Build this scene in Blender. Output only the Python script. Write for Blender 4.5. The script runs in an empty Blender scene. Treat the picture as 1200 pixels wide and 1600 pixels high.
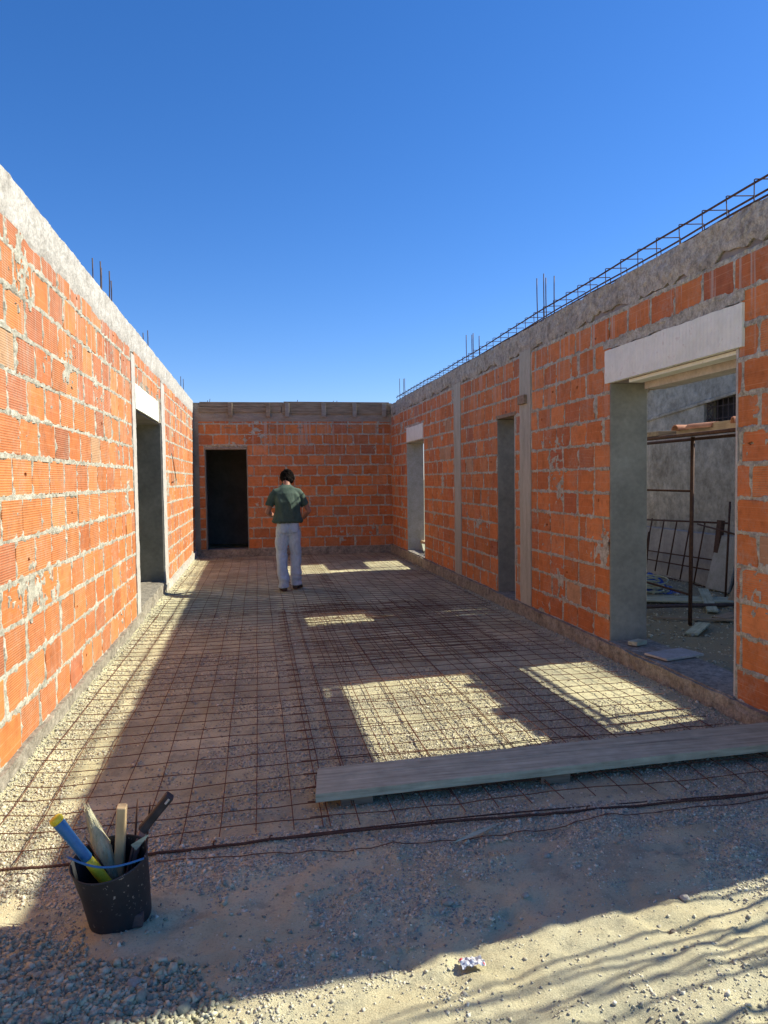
import bpy, math, random
import numpy as np
from mathutils import Vector, Matrix
R = math.radians
random.seed(7); rng = np.random.default_rng(7)
scene = bpy.context.scene
col = scene.collection

# ------------------------------------------------------------------ camera
cam_d = bpy.data.cameras.new('camera'); cam = bpy.data.objects.new('camera', cam_d); col.objects.link(cam)
cam_d.sensor_fit = 'VERTICAL'; cam_d.sensor_height = 24.0; cam_d.sensor_width = 18.0
cam_d.lens = 24.0*1150/1600; cam_d.clip_start = 0.05; cam_d.clip_end = 2000
_Mx = ((0.98543982, -0.16952794, -0.01298585), (-0.02038082, -0.04195388, -0.99891165), (0.16879863, 0.98463199, -0.04479815))
right = Vector(_Mx[0]); up = -Vector(_Mx[1]); back = -Vector(_Mx[2])
m = Matrix((right, up, back)).transposed().to_4x4(); m.translation = (0, 0, 1.6)
cam.matrix_world = m
scene.camera = cam

# ------------------------------------------------------------------ sky, sun, exposure
SUN_K = 0.155; SUN_TAN = 0.825
sun_dir = Vector((1, SUN_K, SUN_TAN*math.hypot(1, 0))).normalized()      # towards the sun
world = bpy.data.worlds.new("World"); scene.world = world; world.use_nodes = True
wn = world.node_tree; bg = wn.nodes['Background']
sky = wn.nodes.new('ShaderNodeTexSky'); sky.sky_type = 'NISHITA'; sky.sun_disc = False
sky.sun_elevation = math.asin(sun_dir.z); sky.sun_rotation = math.atan2(sun_dir.x, sun_dir.y)
sky.altitude = 300; sky.air_density = 1.0; sky.dust_density = 0.15; sky.ozone_density = 5.5
hs = wn.nodes.new('ShaderNodeHueSaturation'); hs.inputs['Saturation'].default_value = 1.22; hs.inputs['Value'].default_value = 1.0
wn.links.new(sky.outputs[0], hs.inputs['Color']); tn = wn.nodes.new('ShaderNodeMix'); tn.data_type = 'RGBA'; tn.blend_type = 'MULTIPLY'; tn.inputs[0].default_value = 1; tn.inputs[7].default_value = (.90, .82, .95, 1)
wn.links.new(hs.outputs[0], tn.inputs[6]); wn.links.new(tn.outputs[2], bg.inputs[0]); bg.inputs[1].default_value = 0.11
sd = bpy.data.lights.new('sun', 'SUN'); sd.energy = 5.0; sd.angle = R(0.53); sd.color = (1.0, 0.93, 0.80)
so = bpy.data.objects.new('sun', sd); col.objects.link(so)
so.rotation_euler = sun_dir.to_track_quat('Z', 'Y').to_euler(); so.location = (20, 3, 17)
scene.view_settings.view_transform = 'Standard'; scene.view_settings.look = 'None'
scene.view_settings.exposure = 0.74; scene.view_settings.gamma = 1.0
scene.cycles.max_bounces = 10; scene.cycles.diffuse_bounces = 6

# ------------------------------------------------------------------ noise
def _h(ix, iy, s):
    n = (ix*374761393 + iy*668265263 + s*1442695041).astype(np.int64) & 0x7fffffff
    n = (n ^ (n >> 13))*1274126177 & 0x7fffffff
    n = n ^ (n >> 16)
    return (n & 0xffff)/65535.0
def vnoise(x, y, s=0):
    x = np.asarray(x, float); y = np.asarray(y, float)
    ix = np.floor(x).astype(np.int64); iy = np.floor(y).astype(np.int64)
    fx = x-ix; fy = y-iy; fx = fx*fx*(3-2*fx); fy = fy*fy*(3-2*fy)
    a = _h(ix, iy, s); b = _h(ix+1, iy, s); c = _h(ix, iy+1, s); d = _h(ix+1, iy+1, s)
    return (a+(b-a)*fx)*(1-fy)+(c+(d-c)*fx)*fy
def fbm(x, y, s=0, o=4):
    t = 0; a = 1; w = 0
    for i in range(o):
        t = t+a*vnoise(np.asarray(x)*2**i, np.asarray(y)*2**i, s+i*17); w += a; a *= .5
    return t/w            # 0..1

# ------------------------------------------------------------------ mesh helpers
class MB:
    def __init__(s): s.v = []; s.f = []; s.n = 0; s.c = []
    def add(s, v, f, c=None):
        v = np.asarray(v, float); s.v.append(v); s.f.extend((np.asarray(q)+s.n).tolist() if not isinstance(q, tuple) else tuple(i+s.n for i in q) for q in f)
        s.n += len(v); s.c.append(np.tile(c if c is not None else (1, 1, 1, 1), (len(v), 1)) if c is None or np.ndim(c) == 1 else c)
        return s
    def box(s, a, b, c=None, rot=None, piv=None, jit=0):
        x0, y0, z0 = a; x1, y1, z1 = b
        v = np.array([(x0,y0,z0),(x1,y0,z0),(x1,y1,z0),(x0,y1,z0),(x0,y0,z1),(x1,y0,z1),(x1,y1,z1),(x0,y1,z1)], float)
        if jit: v += rng.uniform(-jit, jit, v.shape)
        if rot is not None:
            p = np.array(piv if piv is not None else v.mean(0)); v = (v-p) @ np.array(rot).T + p
        return s.add(v, [(0,3,2,1),(4,5,6,7),(0,1,5,4),(1,2,6,5),(2,3,7,6),(3,0,4,7)], c)
    def tube(s, pts, r, n=6, c=None, cap=True):
        pts = np.asarray(pts, float); m_ = len(pts); r = np.broadcast_to(np.asarray(r, float), (m_,))
        t = np.gradient(pts, axis=0); t /= np.linalg.norm(t, axis=1)[:, None]+1e-12
        up_ = np.array([0,0,1.]) if abs(t[0][2]) < .9 else np.array([0,1.,0])
        a = np.cross(t, up_); a /= np.linalg.norm(a, axis=1)[:, None]+1e-12; b = np.cross(a, t)
        th = np.arange(n)*2*math.pi/n
        v = pts[:, None]+r[:, None, None]*(np.cos(th)[None, :, None]*a[:, None]+np.sin(th)[None, :, None]*b[:, None])
        v = v.reshape(-1, 3); f = []
        for i in range(m_-1):
            for j in range(n):
                k = (j+1) % n; f.append((i*n+j, (i+1)*n+j, (i+1)*n+k, i*n+k))
        if cap: f.append(tuple(range(n))); f.append(tuple((m_-1)*n+j for j in reversed(range(n))))
        return s.add(v, f, c)
    def loft(s, rings, c=None, closed=True):
        rings = np.asarray(rings, float); m_, n = rings.shape[:2]; f = []
        for i in range(m_-1):
            for j in range(n):
                k = (j+1) % n; f.append((i*n+j, i*n+k, (i+1)*n+k, (i+1)*n+j))
        if closed: f.append(tuple(reversed(range(n)))); f.append(tuple((m_-1)*n+j for j in range(n)))
        return s.add(rings.reshape(-1, 3), f, c)
    def grid(s, P, keep=None, c=None, flip=False):
        h, w = P.shape[:2]; idx = np.arange(h*w).reshape(h, w)
        q = np.stack([idx[:-1, :-1], idx[:-1, 1:], idx[1:, 1:], idx[1:, :-1]], -1)
        if keep is not None: q = q[keep]
        q = q.reshape(-1, 4)
        if flip: q = q[:, ::-1]
        s.v.append(P.reshape(-1, 3)); s.f.extend((q+s.n).tolist()); s.n += h*w
        s.c.append(np.tile((1, 1, 1, 1), (h*w, 1)) if c is None else c.reshape(-1, 4)); return s
    def build(s, name, mat, parent=None, smooth=False):
        me = bpy.data.meshes.new(name); v = np.concatenate(s.v)
        me.from_pydata(v.tolist(), [], s.f)
        at = me.color_attributes.new('Col', 'FLOAT_COLOR', 'POINT')
        at.data.foreach_set('color', np.concatenate(s.c).astype(np.float32).ravel())
        if smooth: me.polygons.foreach_set('use_smooth', [True]*len(me.polygons))
        me.materials.append(mat); me.update()
        o = bpy.data.objects.new(name, me); col.objects.link(o)
        if parent is not None: o.parent = parent
        return o
def bevel(o, w=.004, seg=2):
    md = o.modifiers.new('bevel', 'BEVEL'); md.width = w; md.segments = seg; md.limit_method = 'ANGLE'; md.angle_limit = R(40)
    return o
def tag(o, label=None, cat=None, group=None, kind=None):
    if label: o['label'] = label
    if cat: o['category'] = cat
    if group: o['group'] = group
    if kind: o['kind'] = kind
    return o
def empty(name, loc=(0,0,0), label=None, cat=None, group=None):
    o = bpy.data.objects.new(name, None); col.objects.link(o); o.location = loc; o.empty_display_size = .1
    return tag(o, label, cat, group)
def child_at(o, root):        # o's mesh is in world coordinates: keep it there under a moved root
    o.parent = root; o.matrix_parent_inverse = Matrix.Translation(root.location).inverted(); return o
def rotz(a): c, s_ = math.cos(a), math.sin(a); return [[c,-s_,0],[s_,c,0],[0,0,1]]
def rotm(ax, a): return [list(r_) for r_ in Matrix.Rotation(a, 3, ax)]

# ------------------------------------------------------------------ materials
def new_mat(name, rough=.9, spec=.3):
    mt = bpy.data.materials.new(name); mt.use_nodes = True; nt = mt.node_tree
    b = nt.nodes['Principled BSDF']; b.inputs['Roughness'].default_value = rough
    b.inputs['Specular IOR Level'].default_value = spec
    return mt, nt, b
def nd(nt, t, **k):
    n = nt.nodes.new('ShaderNode'+t)
    for a, v in k.items():
        if hasattr(n, a): setattr(n, a, v)
        else: n.inputs[a.replace('_', ' ')].default_value = v
    return n
def tex(nt, kind='NoiseTexture', scale=5, detail=5, rough=.6, stretch=None, co=None):
    if co is None: co = nt.nodes.new('ShaderNodeTexCoord').outputs['Object']
    if stretch:
        mp = nt.nodes.new('ShaderNodeMapping'); mp.inputs['Scale'].default_value = stretch; nt.links.new(co, mp.inputs[0]); co = mp.outputs[0]
    n = nt.nodes.new('ShaderNodeTex'+kind.replace('Texture', '')); n.inputs['Scale'].default_value = scale
    if 'Detail' in n.inputs: n.inputs['Detail'].default_value = detail
    if 'Roughness' in n.inputs: n.inputs['Roughness'].default_value = rough
    nt.links.new(co, n.inputs['Vector']); return n
def ramp(nt, src, stops):
    r_ = nt.nodes.new('ShaderNodeValToRGB'); e = r_.color_ramp.elements
    while len(e) < len(stops): e.new(.5)
    for el, (p, c) in zip(e, stops): el.position = p; el.color = (c if len(c) == 4 else (*c, 1)) if hasattr(c, '__len__') else (c, c, c, 1)
    nt.links.new(src, r_.inputs[0]); return r_.outputs[0]
def mix(nt, fac, a, b, mode='MIX'):
    n = nt.nodes.new('ShaderNodeMix'); n.data_type = 'RGBA'; n.blend_type = mode
    for s_, v in ((n.inputs[0], fac), (n.inputs[6], a), (n.inputs[7], b)):
        if isinstance(v, (int, float)): s_.default_value = v
        elif isinstance(v, tuple): s_.default_value = (*v, 1) if len(v) == 3 else v
        else: nt.links.new(v, s_)
    return n.outputs[2]
def bump(nt, b, hs, strength=.5, dist=.01):
    prev = None
    for h, st, di in hs:
        n = nt.nodes.new('ShaderNodeBump'); n.inputs['Strength'].default_value = st; n.inputs['Distance'].default_value = di
        nt.links.new(h, n.inputs['Height'])
        if prev is not None: nt.links.new(prev, n.inputs['Normal'])
        prev = n.outputs[0]
    nt.links.new(prev, b.inputs['Normal'])
def math_(nt, op, a, b=None):
    n = nt.nodes.new('ShaderNodeMath'); n.operation = op
    for i, v in enumerate((a, b)):
        if v is None: continue
        if isinstance(v, (int, float)): n.inputs[i].default_value = v
        else: nt.links.new(v, n.inputs[i])
    return n.outputs[0]

def simple(name, c1, c2, scale=8, rough=.9, bs=60, bst=.4, bd=.004, stretch=None, attr=False, spec=.25, metal=0):
    mt, nt, b = new_mat(name, rough, spec); b.inputs['Metallic'].default_value = metal
    n = tex(nt, scale=scale, stretch=stretch); c = ramp(nt, n.outputs[0], [(.3, c1), (.7, c2)])
    n3 = tex(nt, scale=scale*7, detail=4, stretch=stretch); c = mix(nt, .35, c, ramp(nt, n3.outputs[0], [(.3, .35), (.7, .95)]), 'MULTIPLY') if True else c
    if attr:
        a = nd(nt, 'Attribute', attribute_name='Col'); c = mix(nt, 1.0, c, a.outputs[0], 'MULTIPLY')
    nt.links.new(c, b.inputs['Base Color'])
    n2 = tex(nt, scale=bs, detail=6, stretch=stretch); bump(nt, b, [(n2.outputs[0], bst, bd)])
    return mt

def brick_mat():
    mt, nt, b = new_mat('clay_block', .85, .25)
    a = nd(nt, 'Attribute', attribute_name='Col')
    n = tex(nt, scale=9, detail=6); v = ramp(nt, n.outputs[0], [(.28, .74), (.5, 1.), (.75, 1.15)])
    c = mix(nt, 1.0, a.outputs[0], v, 'MULTIPLY')
    co = nt.nodes.new('ShaderNodeTexCoord').outputs['Object']
    sep = nt.nodes.new('ShaderNodeSeparateXYZ'); nt.links.new(co, sep.inputs[0])
    # extruded ridges running along the block
    w = nt.nodes.new('ShaderNodeTexWave'); w.wave_type = 'BANDS'; w.bands_direction = 'Z'; w.inputs['Scale'].default_value = 22
    w.inputs['Distortion'].default_value = .4; w.inputs['Detail'].default_value = 1; nt.links.new(co, w.inputs['Vector'])
    groove = a.outputs['Alpha']
    # dust sitting on the ridges and smeared cement
    lines = math_(nt, 'MULTIPLY', ramp(nt, w.outputs[0], [(.55, 0.), (.9, 1.)]), math_(nt, 'MULTIPLY', groove, .42))
    dk = tex(nt, scale=26, detail=7, rough=.75); c = mix(nt, .5, c, ramp(nt, dk.outputs[0], [(.34, .55), (.46, 1.), (.7, 1.08)]), 'MULTIPLY')
    c = mix(nt, lines, c, (.46, .29, .16))
    fr = math_(nt, 'FRACT', math_(nt, 'DIVIDE', sep.outputs[2], .0771)); ln = math_(nt, 'MULTIPLY', ramp(nt, fr, [(.0, 1.), (.055, 1.), (.075, 0.)]), .40)
    ln = math_(nt, 'MULTIPLY', ln, ramp(nt, n.outputs[0], [(.40, .25), (.58, 1.)])); c = mix(nt, ln, c, (.62, .36, .19))
    sm = tex(nt, scale=3.2, detail=8, rough=.72); smf = ramp(nt, sm.outputs[0], [(.47, 0.), (.72, .8)])
    fine = tex(nt, scale=45, detail=5, rough=.7); f2 = ramp(nt, fine.outputs[0], [(.42, 0.), (.62, 1.)])
    c = mix(nt, math_(nt, 'MULTIPLY', smf, f2), c, (.40, .33, .25))
    # cement runs dripping down from the beam
    dr = tex(nt, scale=1, detail=3, stretch=(17, 17, .7)); hi = nt.nodes.new('ShaderNodeMapRange'); hi.inputs[1].default_value = 1.9; hi.inputs[2].default_value = 3.0
    nt.links.new(sep.outputs[2], hi.inputs[0])
    drf = math_(nt, 'MULTIPLY', ramp(nt, dr.outputs[0], [(.56, 0.), (.63, .75)]), hi.outputs[0])
    c = mix(nt, drf, c, (.45, .38, .31))
    nt.links.new(c, b.inputs['Base Color'])
    bump(nt, b, [(math_(nt, 'MULTIPLY', w.outputs[0], groove), .6, .003), (fine.outputs[0], .35, .003)])
    return mt
M = {}
M['brick'] = brick_mat()
def mortar_mat(name, a_, b_, c_, st=.8):
    mt, nt, b = new_mat(name, .95, .15)
    n = tex(nt, scale=4, detail=8, rough=.7); c = ramp(nt, n.outputs[0], [(.3, a_), (.55, b_), (.75, c_)])
    n2 = tex(nt, scale=70, detail=5, rough=.7); c = mix(nt, 1.0, c, ramp(nt, n2.outputs[0], [(.3, .6), (.7, 1.15)]), 'MULTIPLY')
    vo = tex(nt, 'VoronoiTexture', scale=110)
    n4 = tex(nt, scale=16, detail=6, rough=.75); c = mix(nt, st, c, ramp(nt, n4.outputs[0], [(.36, .55), (.5, .95), (.66, 1.18)]), 'MULTIPLY')
    nt.links.new(c, b.inputs['Base Color']); bump(nt, b, [(n2.outputs[0], .7, .006), (vo.outputs[0], .4, .004)]); return mt
M['mortar'] = mortar_mat('mortar', (0.385,0.373,0.287), (0.510,0.499,0.394), (0.624,0.613,0.499))
M['beam_left'] = mortar_mat('pale_concrete', (.42,.40,.34), (.55,.53,.46), (.64,.62,.55), .45)
M['beam_right'] = mortar_mat('grey_concrete', (0.322,0.301,0.242), (0.460,0.437,0.358), (0.575,0.550,0.450))
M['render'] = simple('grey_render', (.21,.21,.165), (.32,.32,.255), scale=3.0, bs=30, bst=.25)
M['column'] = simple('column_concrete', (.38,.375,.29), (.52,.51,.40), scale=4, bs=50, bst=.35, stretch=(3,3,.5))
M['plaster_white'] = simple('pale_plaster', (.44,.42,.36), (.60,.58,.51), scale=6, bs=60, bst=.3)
M['curb'] = mortar_mat('curb_concrete', (0.240,0.217,0.168), (0.360,0.331,0.257), (0.470,0.434,0.336))
M['core'] = simple('wall_core', (.22,.21,.19), (.33,.31,.28), scale=2)
M['dark_wood'] = simple('old_formwork_wood', (0.196,0.144,0.090), (0.414,0.322,0.213), scale=5, stretch=(.6,6,6), bs=30, bst=.4)
M['formed'] = simple('board_formed_concrete', (0.264,0.228,0.180), (0.408,0.360,0.288), scale=4, stretch=(1,3,6))
M['steel'] = simple('rusty_steel', (.065,.032,.022), (.13,.068,.042), scale=30, rough=.8, bs=200, bst=.3, bd=.001)
M['steel_wire'] = simple('rusty_wire', (.12,.05,.028), (.22,.10,.055), scale=30, rough=.8, bs=200, bst=.2, bd=.001)
M['steel_dark'] = simple('dark_steel', (.06,.045,.045), (.13,.09,.075), scale=25, rough=.6, bs=150, bst=.2, bd=.001)
M['block_white'] = simple('grey_block', (.36,.355,.28), (.50,.47,.42), scale=7, bs=70, bst=.5)

def eps_mat():
    mt, nt, b = new_mat('white_foam', .8, .2)
    co = nt.nodes.new('ShaderNodeTexCoord').outputs['Object']
    w = nt.nodes.new('ShaderNodeTexWave'); w.bands_direction = 'Y'; w.inputs['Scale'].default_value = 7.5; w.inputs['Distortion'].default_value = .3; nt.links.new(co, w.inputs['Vector'])
    n = tex(nt, scale=7, detail=7, rough=.7); c = ramp(nt, n.outputs[0], [(.35, (.68,.73,.62)), (.6, (.78,.83,.72))])
    st = tex(nt, scale=14, detail=6); c = mix(nt, ramp(nt, st.outputs[0], [(.60, 0.), (.72, .6)]), c, (.48,.42,.33))
    nt.links.new(c, b.inputs['Base Color']); bump(nt, b, [(w.outputs[0], .45, .004), (st.outputs[0], .4, .004)]); return mt
M['eps'] = eps_mat()

# ------------------------------------------------------------------ ground
_rp = np.random.default_rng(5)
PRINTS = [(float(_rp.uniform(-.2, 2.2)), float(_rp.uniform(1.45, 2.5)), float(_rp.uniform(-.5, .9))) for _ in range(17)]+[(.25,2.75,.4),(.95,2.95,.1),(1.7,2.8,-.3)]
def gh(x, y):
    x = np.asarray(x, float); y = np.asarray(y, float)
    h = -.07*np.clip((y-5)/11, 0, 1)
    ins = np.clip((y-3.1)/.4, 0, 1)*(np.clip((x+1.6)/.2, 0, 1)*np.clip((3.3-x)/.2, 0, 1))
    h = h+(1-ins)*((fbm(x*1.3, y*1.3, 3, 4)-.5)*.07+(fbm(x*9, y*9, 5, 3)-.5)*.040+(np.abs(fbm(x*20, y*20, 6, 2)-.5))*.014)
    h = h+ins*((fbm(x*1.1, y*1.1, 9, 3)-.5)*.03+(fbm(x*14, y*14, 11, 2)-.5)*.012)
    h = h+.05*np.exp(-((x+1.45)/.22)**2)*np.clip((y-2.5), 0, 1)          # fill raked up along the left wall
    h = h+.045*np.exp(-(((x+.95)/.55)**2+((y-2.1)/.45)**2))               # gravel heap in the corner
    # wheel ruts in the sand
    s_ = (y-1.9)-.16*(x-1); h = h-(1-ins)*.018*np.exp(-((s_+.05)/.06)**2)*(.6+.4*np.sin(x*42+y*8))*np.clip(x+.1, 0, 1)
    for px, py, pa in PRINTS:                                             # shoe prints pressed into the loose sand
        ca, sa = math.cos(pa), math.sin(pa); dx = (x-px)*ca+(y-py)*sa; dy = -(x-px)*sa+(y-py)*ca
        q = np.sqrt((dx/.135)**2+(dy/(.048+.02*np.clip(dx/.13, -.6, 1)))**2)
        h = h-.013*np.clip((1-q)*3, 0, 1)+.007*np.exp(-((q-1.12)/.16)**2)+.0025*np.clip((1-q)*3, 0, 1)*np.sin(dx*230)
    yard = np.clip((x-3.5)/.4, 0, 1)
    h = h+yard*(fbm(x*2.2, y*2.2, 21, 4)-.5)*.10
    return h
xs = np.concatenate([[-900,-300,-100,-40,-15,-8,-4,-2.6], np.arange(-2, 3.4, .028), np.arange(3.4, 8, .09), [9,12,20,45,120,350,900]])
ys = np.concatenate([[-900,-300,-90,-30,-10,-4,-1,.3,.9], np.arange(1.3, 5, .022), np.arange(5, 9, .045), np.arange(9, 18, .1), [19,22,30,50,120,350,900]])
X, Y = np.meshgrid(xs, ys); Z = gh(X, Y)
# bands: 0 = sand, 1 = inside fill
pinside = np.clip((Y-3.15+.12*(fbm(X*3, Y*3, 31, 3)-.5))/.12, 0, 1)*np.clip((X+2)/.2, 0, 1)*np.clip((3.15-X)/.1, 0, 1)
shade = fbm(X*1.5, Y*1.5, 41, 4)
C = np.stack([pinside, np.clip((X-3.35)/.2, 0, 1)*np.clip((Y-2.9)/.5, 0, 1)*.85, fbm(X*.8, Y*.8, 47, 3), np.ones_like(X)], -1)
def ground_mat():
    mt, nt, b = new_mat('ground_earth', .97, .1)
    a = nd(nt, 'Attribute', attribute_name='Col'); sp = nt.nodes.new('ShaderNodeSeparateColor'); nt.links.new(a.outputs[0], sp.inputs[0])
    n = tex(nt, scale=2.2, detail=9, rough=.65)
    sand = ramp(nt, n.outputs[0], [(.3, (0.433,0.388,0.229)), (.5, (0.584,0.534,0.322)), (.7, (0.703,0.658,0.410))])
    n1 = tex(nt, scale=1.5, detail=7, rough=.7)
    fill = ramp(nt, n1.outputs[0], [(.32, (0.357,0.326,0.195)), (.48, (0.497,0.467,0.279)), (.66, (0.693,0.652,0.401))])
    c = mix(nt, sp.outputs[0], sand, fill)
    # cement-grey dust patches
    n2 = tex(nt, scale=1.1, detail=6, rough=.6); c = mix(nt, ramp(nt, n2.outputs[0], [(.46, 0.), (.66, .7)]), c, (0.357,0.349,0.244))
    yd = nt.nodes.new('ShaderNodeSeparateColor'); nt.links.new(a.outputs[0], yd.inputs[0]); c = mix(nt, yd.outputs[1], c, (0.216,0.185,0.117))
    n9 = tex(nt, scale=4.5, detail=8, rough=.75); c = mix(nt, ramp(nt, n9.outputs[0], [(.52, 0.), (.62, .55)]), c, (0.254,0.253,0.180))
    # small stones
    vo = tex(nt, 'VoronoiTexture', scale=85); vc = nt.nodes.new('ShaderNodeSeparateColor'); nt.links.new(vo.outputs['Color'], vc.inputs[0])
    vo2 = tex(nt, 'VoronoiTexture', scale=170); vc2 = nt.nodes.new('ShaderNodeSeparateColor'); nt.links.new(vo2.outputs['Color'], vc2.inputs[0])
    gm = tex(nt, scale=3.5, detail=6, rough=.7); gmask = ramp(nt, gm.outputs[0], [(.42, .15), (.60, 1.)])
    stone = ramp(nt, vc.outputs[0], [(0., (0.216,0.214,0.176)), (.35, (0.389,0.360,0.264)), (.7, (0.541,0.506,0.351)), (1., (0.735,0.707,0.508))])
    pick = math_(nt, 'MULTIPLY', ramp(nt, vc.outputs[1], [(.45, 0.), (.55, 1.)]), gmask)
    pick = math_(nt, 'MULTIPLY', pick, ramp(nt, vo.outputs['Distance'], [(.35, 1.), (.6, 0.)]))
    c = mix(nt, math_(nt, 'MULTIPLY', pick, .85), c, stone)
    c = mix(nt, .55, c, ramp(nt, vc2.outputs[0], [(0., .45), (1., 1.25)]), 'MULTIPLY')
    nt.links.new(c, b.inputs['Base Color'])
    f = tex(nt, scale=38, detail=9, rough=.8)
    hgt = math_(nt, 'MULTIPLY', math_(nt, 'SUBTRACT', 1.0, vo.outputs['Distance']), pick)
    bump(nt, b, [(f.outputs[0], .9, .014), (hgt, .8, .009), (vo2.outputs['Distance'], .4, .004)])
    return mt
M['ground'] = ground_mat()
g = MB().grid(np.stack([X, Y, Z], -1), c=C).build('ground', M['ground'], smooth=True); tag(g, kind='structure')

# ------------------------------------------------------------------ brick walls
XL, YB = -1.36, 16.45
def PL(u, v, d): return np.stack([XL+d+0*u, u+0*v, v+0*u], -1)
def PR(u, v, d): return np.stack([3.115-.0061*u-d, u+0*v, v+0*u], -1)
def PB(u, v, d): return np.stack([u+0*v, YB-d+0*u, v+0*u], -1)
def ub(P, mb, u0, u1, v0, v1, d0, d1, jit=0, c=None):       # box in wall coordinates
    u = np.array([u0,u1,u1,u0,u0,u1,u1,u0]); v = np.array([v0]*4+[v1]*4); d = np.array([d0,d0,d1,d1]*2)
    if jit: u = u+rng.uniform(-jit, jit, 8); v = v+rng.uniform(-jit, jit, 8)
    p = P(u, v, d); f = [(0,1,2,3),(4,7,6,5),(0,4,5,1),(1,5,6,2),(2,6,7,3),(3,7,4,0)]
    if P is PR: f = [tuple(reversed(q)) for q in f]
    if P is PL: f = [tuple(reversed(q)) for q in f]
    if P is PL: f = [tuple(reversed(q)) for q in f]
    mb.add(p, f, c)
TONES = [(.53,.178,.050),(.55,.192,.056),(.50,.165,.046),(.53,.182,.052),(.49,.160,.048),(.56,.210,.068),(.46,.148,.048)]
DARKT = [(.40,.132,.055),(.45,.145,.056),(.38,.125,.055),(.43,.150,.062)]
def layout(u0, u1, v0, ph, pu, nrow, seed):
    rr = random.Random(seed); rows = []
    for r_ in range(nrow):
        u = u0-pu*(.55 if r_ % 2 else .05)-rr.uniform(0, pu*.12); j = []
        while u < u1+pu:
            j.append((u, rr.choice([.016,.018,.018,.022]) if rr.random() < .88 else rr.uniform(.03, .055)))
            u += pu*rr.choice([.97,1,1,1.02])
            if rr.random() < .03: u -= pu*rr.uniform(.3, .55)
        rows.append(j)
    return rows
def brick_wall(root, P, u0, u1, v0, v1, holes, ph, pu, seed, flip, groovy=.5, ures=(.014, .045), holes_n=10, tint=(1,1,1), jw=.011, jv=.005, dark=0):
    nrow = int(math.ceil((v1-v0)/ph)); rows = layout(u0, u1, v0, ph, pu, nrow, seed); rr = random.Random(seed+1)
    mb = MB()
    solid_h = [(a, b, c_, d_) for a, b, c_, d_ in holes]
    hidx = set(rr.sample(range(600), holes_n*4)); k = 0
    for r_, j in enumerate(rows):
        va = v0+r_*ph+.009; vb = min(v0+(r_+1)*ph-.009, v1)
        if vb-va < .04: continue
        for (ja, wa), (jb, wb) in zip(j[:-1], j[1:]):
            segs = [(max(ja+wa/2, u0), min(jb-wb/2, u1))]
            for (a, b, c_, d_) in solid_h:
                if vb > c_+.02 and va < d_-.02:
                    ns = []
                    for s0, s1 in segs:
                        if s1 <= a or s0 >= b: ns.append((s0, s1)); continue
                        if s0 < a: ns.append((s0, a))
                        if s1 > b: ns.append((b, s1))
                    segs = ns
            for s0, s1 in segs:
                if s1-s0 < .03: continue
                k += 1
                t = rr.choice(TONES); q = rr.uniform(.86, 1.12)
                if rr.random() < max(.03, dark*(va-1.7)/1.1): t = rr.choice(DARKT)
                if rr.random() < .025: t = (.42,.25,.13)
                gr = 1.0 if rr.random() < groovy*(1.25 if s0 < 7 else .5) else .25
                cc = (t[0]*q*tint[0], t[1]*q*tint[1], t[2]*q*tint[2], gr)
                df = .011+rr.uniform(-.003, .004); j2 = .0035
                U = np.array([s0,s1,s1,s0]); V = np.array([va,va,vb,vb])+0.
                U = U+np.array([rr.uniform(-j2, j2) for _ in range(4)]); V = V+np.array([rr.uniform(-j2, j2) for _ in range(4)])
                e = .005; Ui = U+np.array([e,-e,-e,e]); Vi = V+np.array([e,e,-e,-e])
                if k in hidx and s1-s0 > .2:
                    # broken shell: an irregular hole into the hollow block
                    hc = (rr.uniform(s0+.06, s1-.06), rr.uniform(va+.06, vb-.05)); hw, hh = rr.uniform(.012, .030), rr.uniform(.008, .018)
                    n_ = 16; an = np.arange(n_)*2*math.pi/n_
                    def sq(a_):
                        cx, cy = np.cos(a_), np.sin(a_); m_ = np.maximum(abs(cx), abs(cy)); return cx/m_, cy/m_
                    cx, cy = sq(an+math.pi/4*0)
                    ou = np.where(cx > 0, hc[0]+cx*(s1-e-hc[0]), hc[0]+cx*(hc[0]-s0-e)); ov = np.where(cy > 0, hc[1]+cy*(vb-e-hc[1]), hc[1]+cy*(hc[1]-va-e))
                    jr = np.array([rr.uniform(.75, 1.25) for _ in range(n_)])
                    iu = hc[0]+np.cos(an)*hw*jr; iv = hc[1]+np.sin(an)*hh*jr
                    rg = [P(ou, ov, np.full(n_, -.004)), P(ou, ov, np.full(n_, df)), P(iu, iv, np.full(n_, df)), P(iu, iv, np.full(n_, -.07))]
                    f = []
                    for a_ in range(3):
                        for b_ in range(n_):
                            c2 = (b_+1) % n_; f.append((a_*n_+b_, a_*n_+c2, (a_+1)*n_+c2, (a_+1)*n_+b_))
                    f.append(tuple(3*n_+b_ for b_ in range(n_)))
                    if flip: f = [tuple(reversed(x_)) for x_ in f]
                    mb.add(np.concatenate(rg), f, cc); continue
                p = np.concatenate([P(U, V, np.full(4, -.006)), P(U, V, np.full(4, df-.004)), P(Ui, Vi, np.full(4, df))])
                f = [(8,9,10,11)]+[(a_*4+b_, a_*4+(b_+1) % 4, (a_+1)*4+(b_+1) % 4, (a_+1)*4+b_) for a_ in (0, 1) for b_ in range(4)]
                if flip: f = [tuple(reversed(x_)) for x_ in f]
                mb.add(p, f, cc)
    mb.build('clay_blocks', M['brick'], root)
    # mortar bed: one uneven sheet that fills the joints and smears over the blocks
    us = [u0]; 
    while us[-1] < u1: us.append(us[-1]+ures[0]+(ures[1]-ures[0])*min(1, max(0, (us[-1]-4)/10)))
    us = np.array(us); us[-1] = u1
    for a, b, c_, d_ in holes:
        for e_ in (a, b):
            if u0 < e_ < u1: us[np.argmin(abs(us-e_))] = e_
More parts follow.
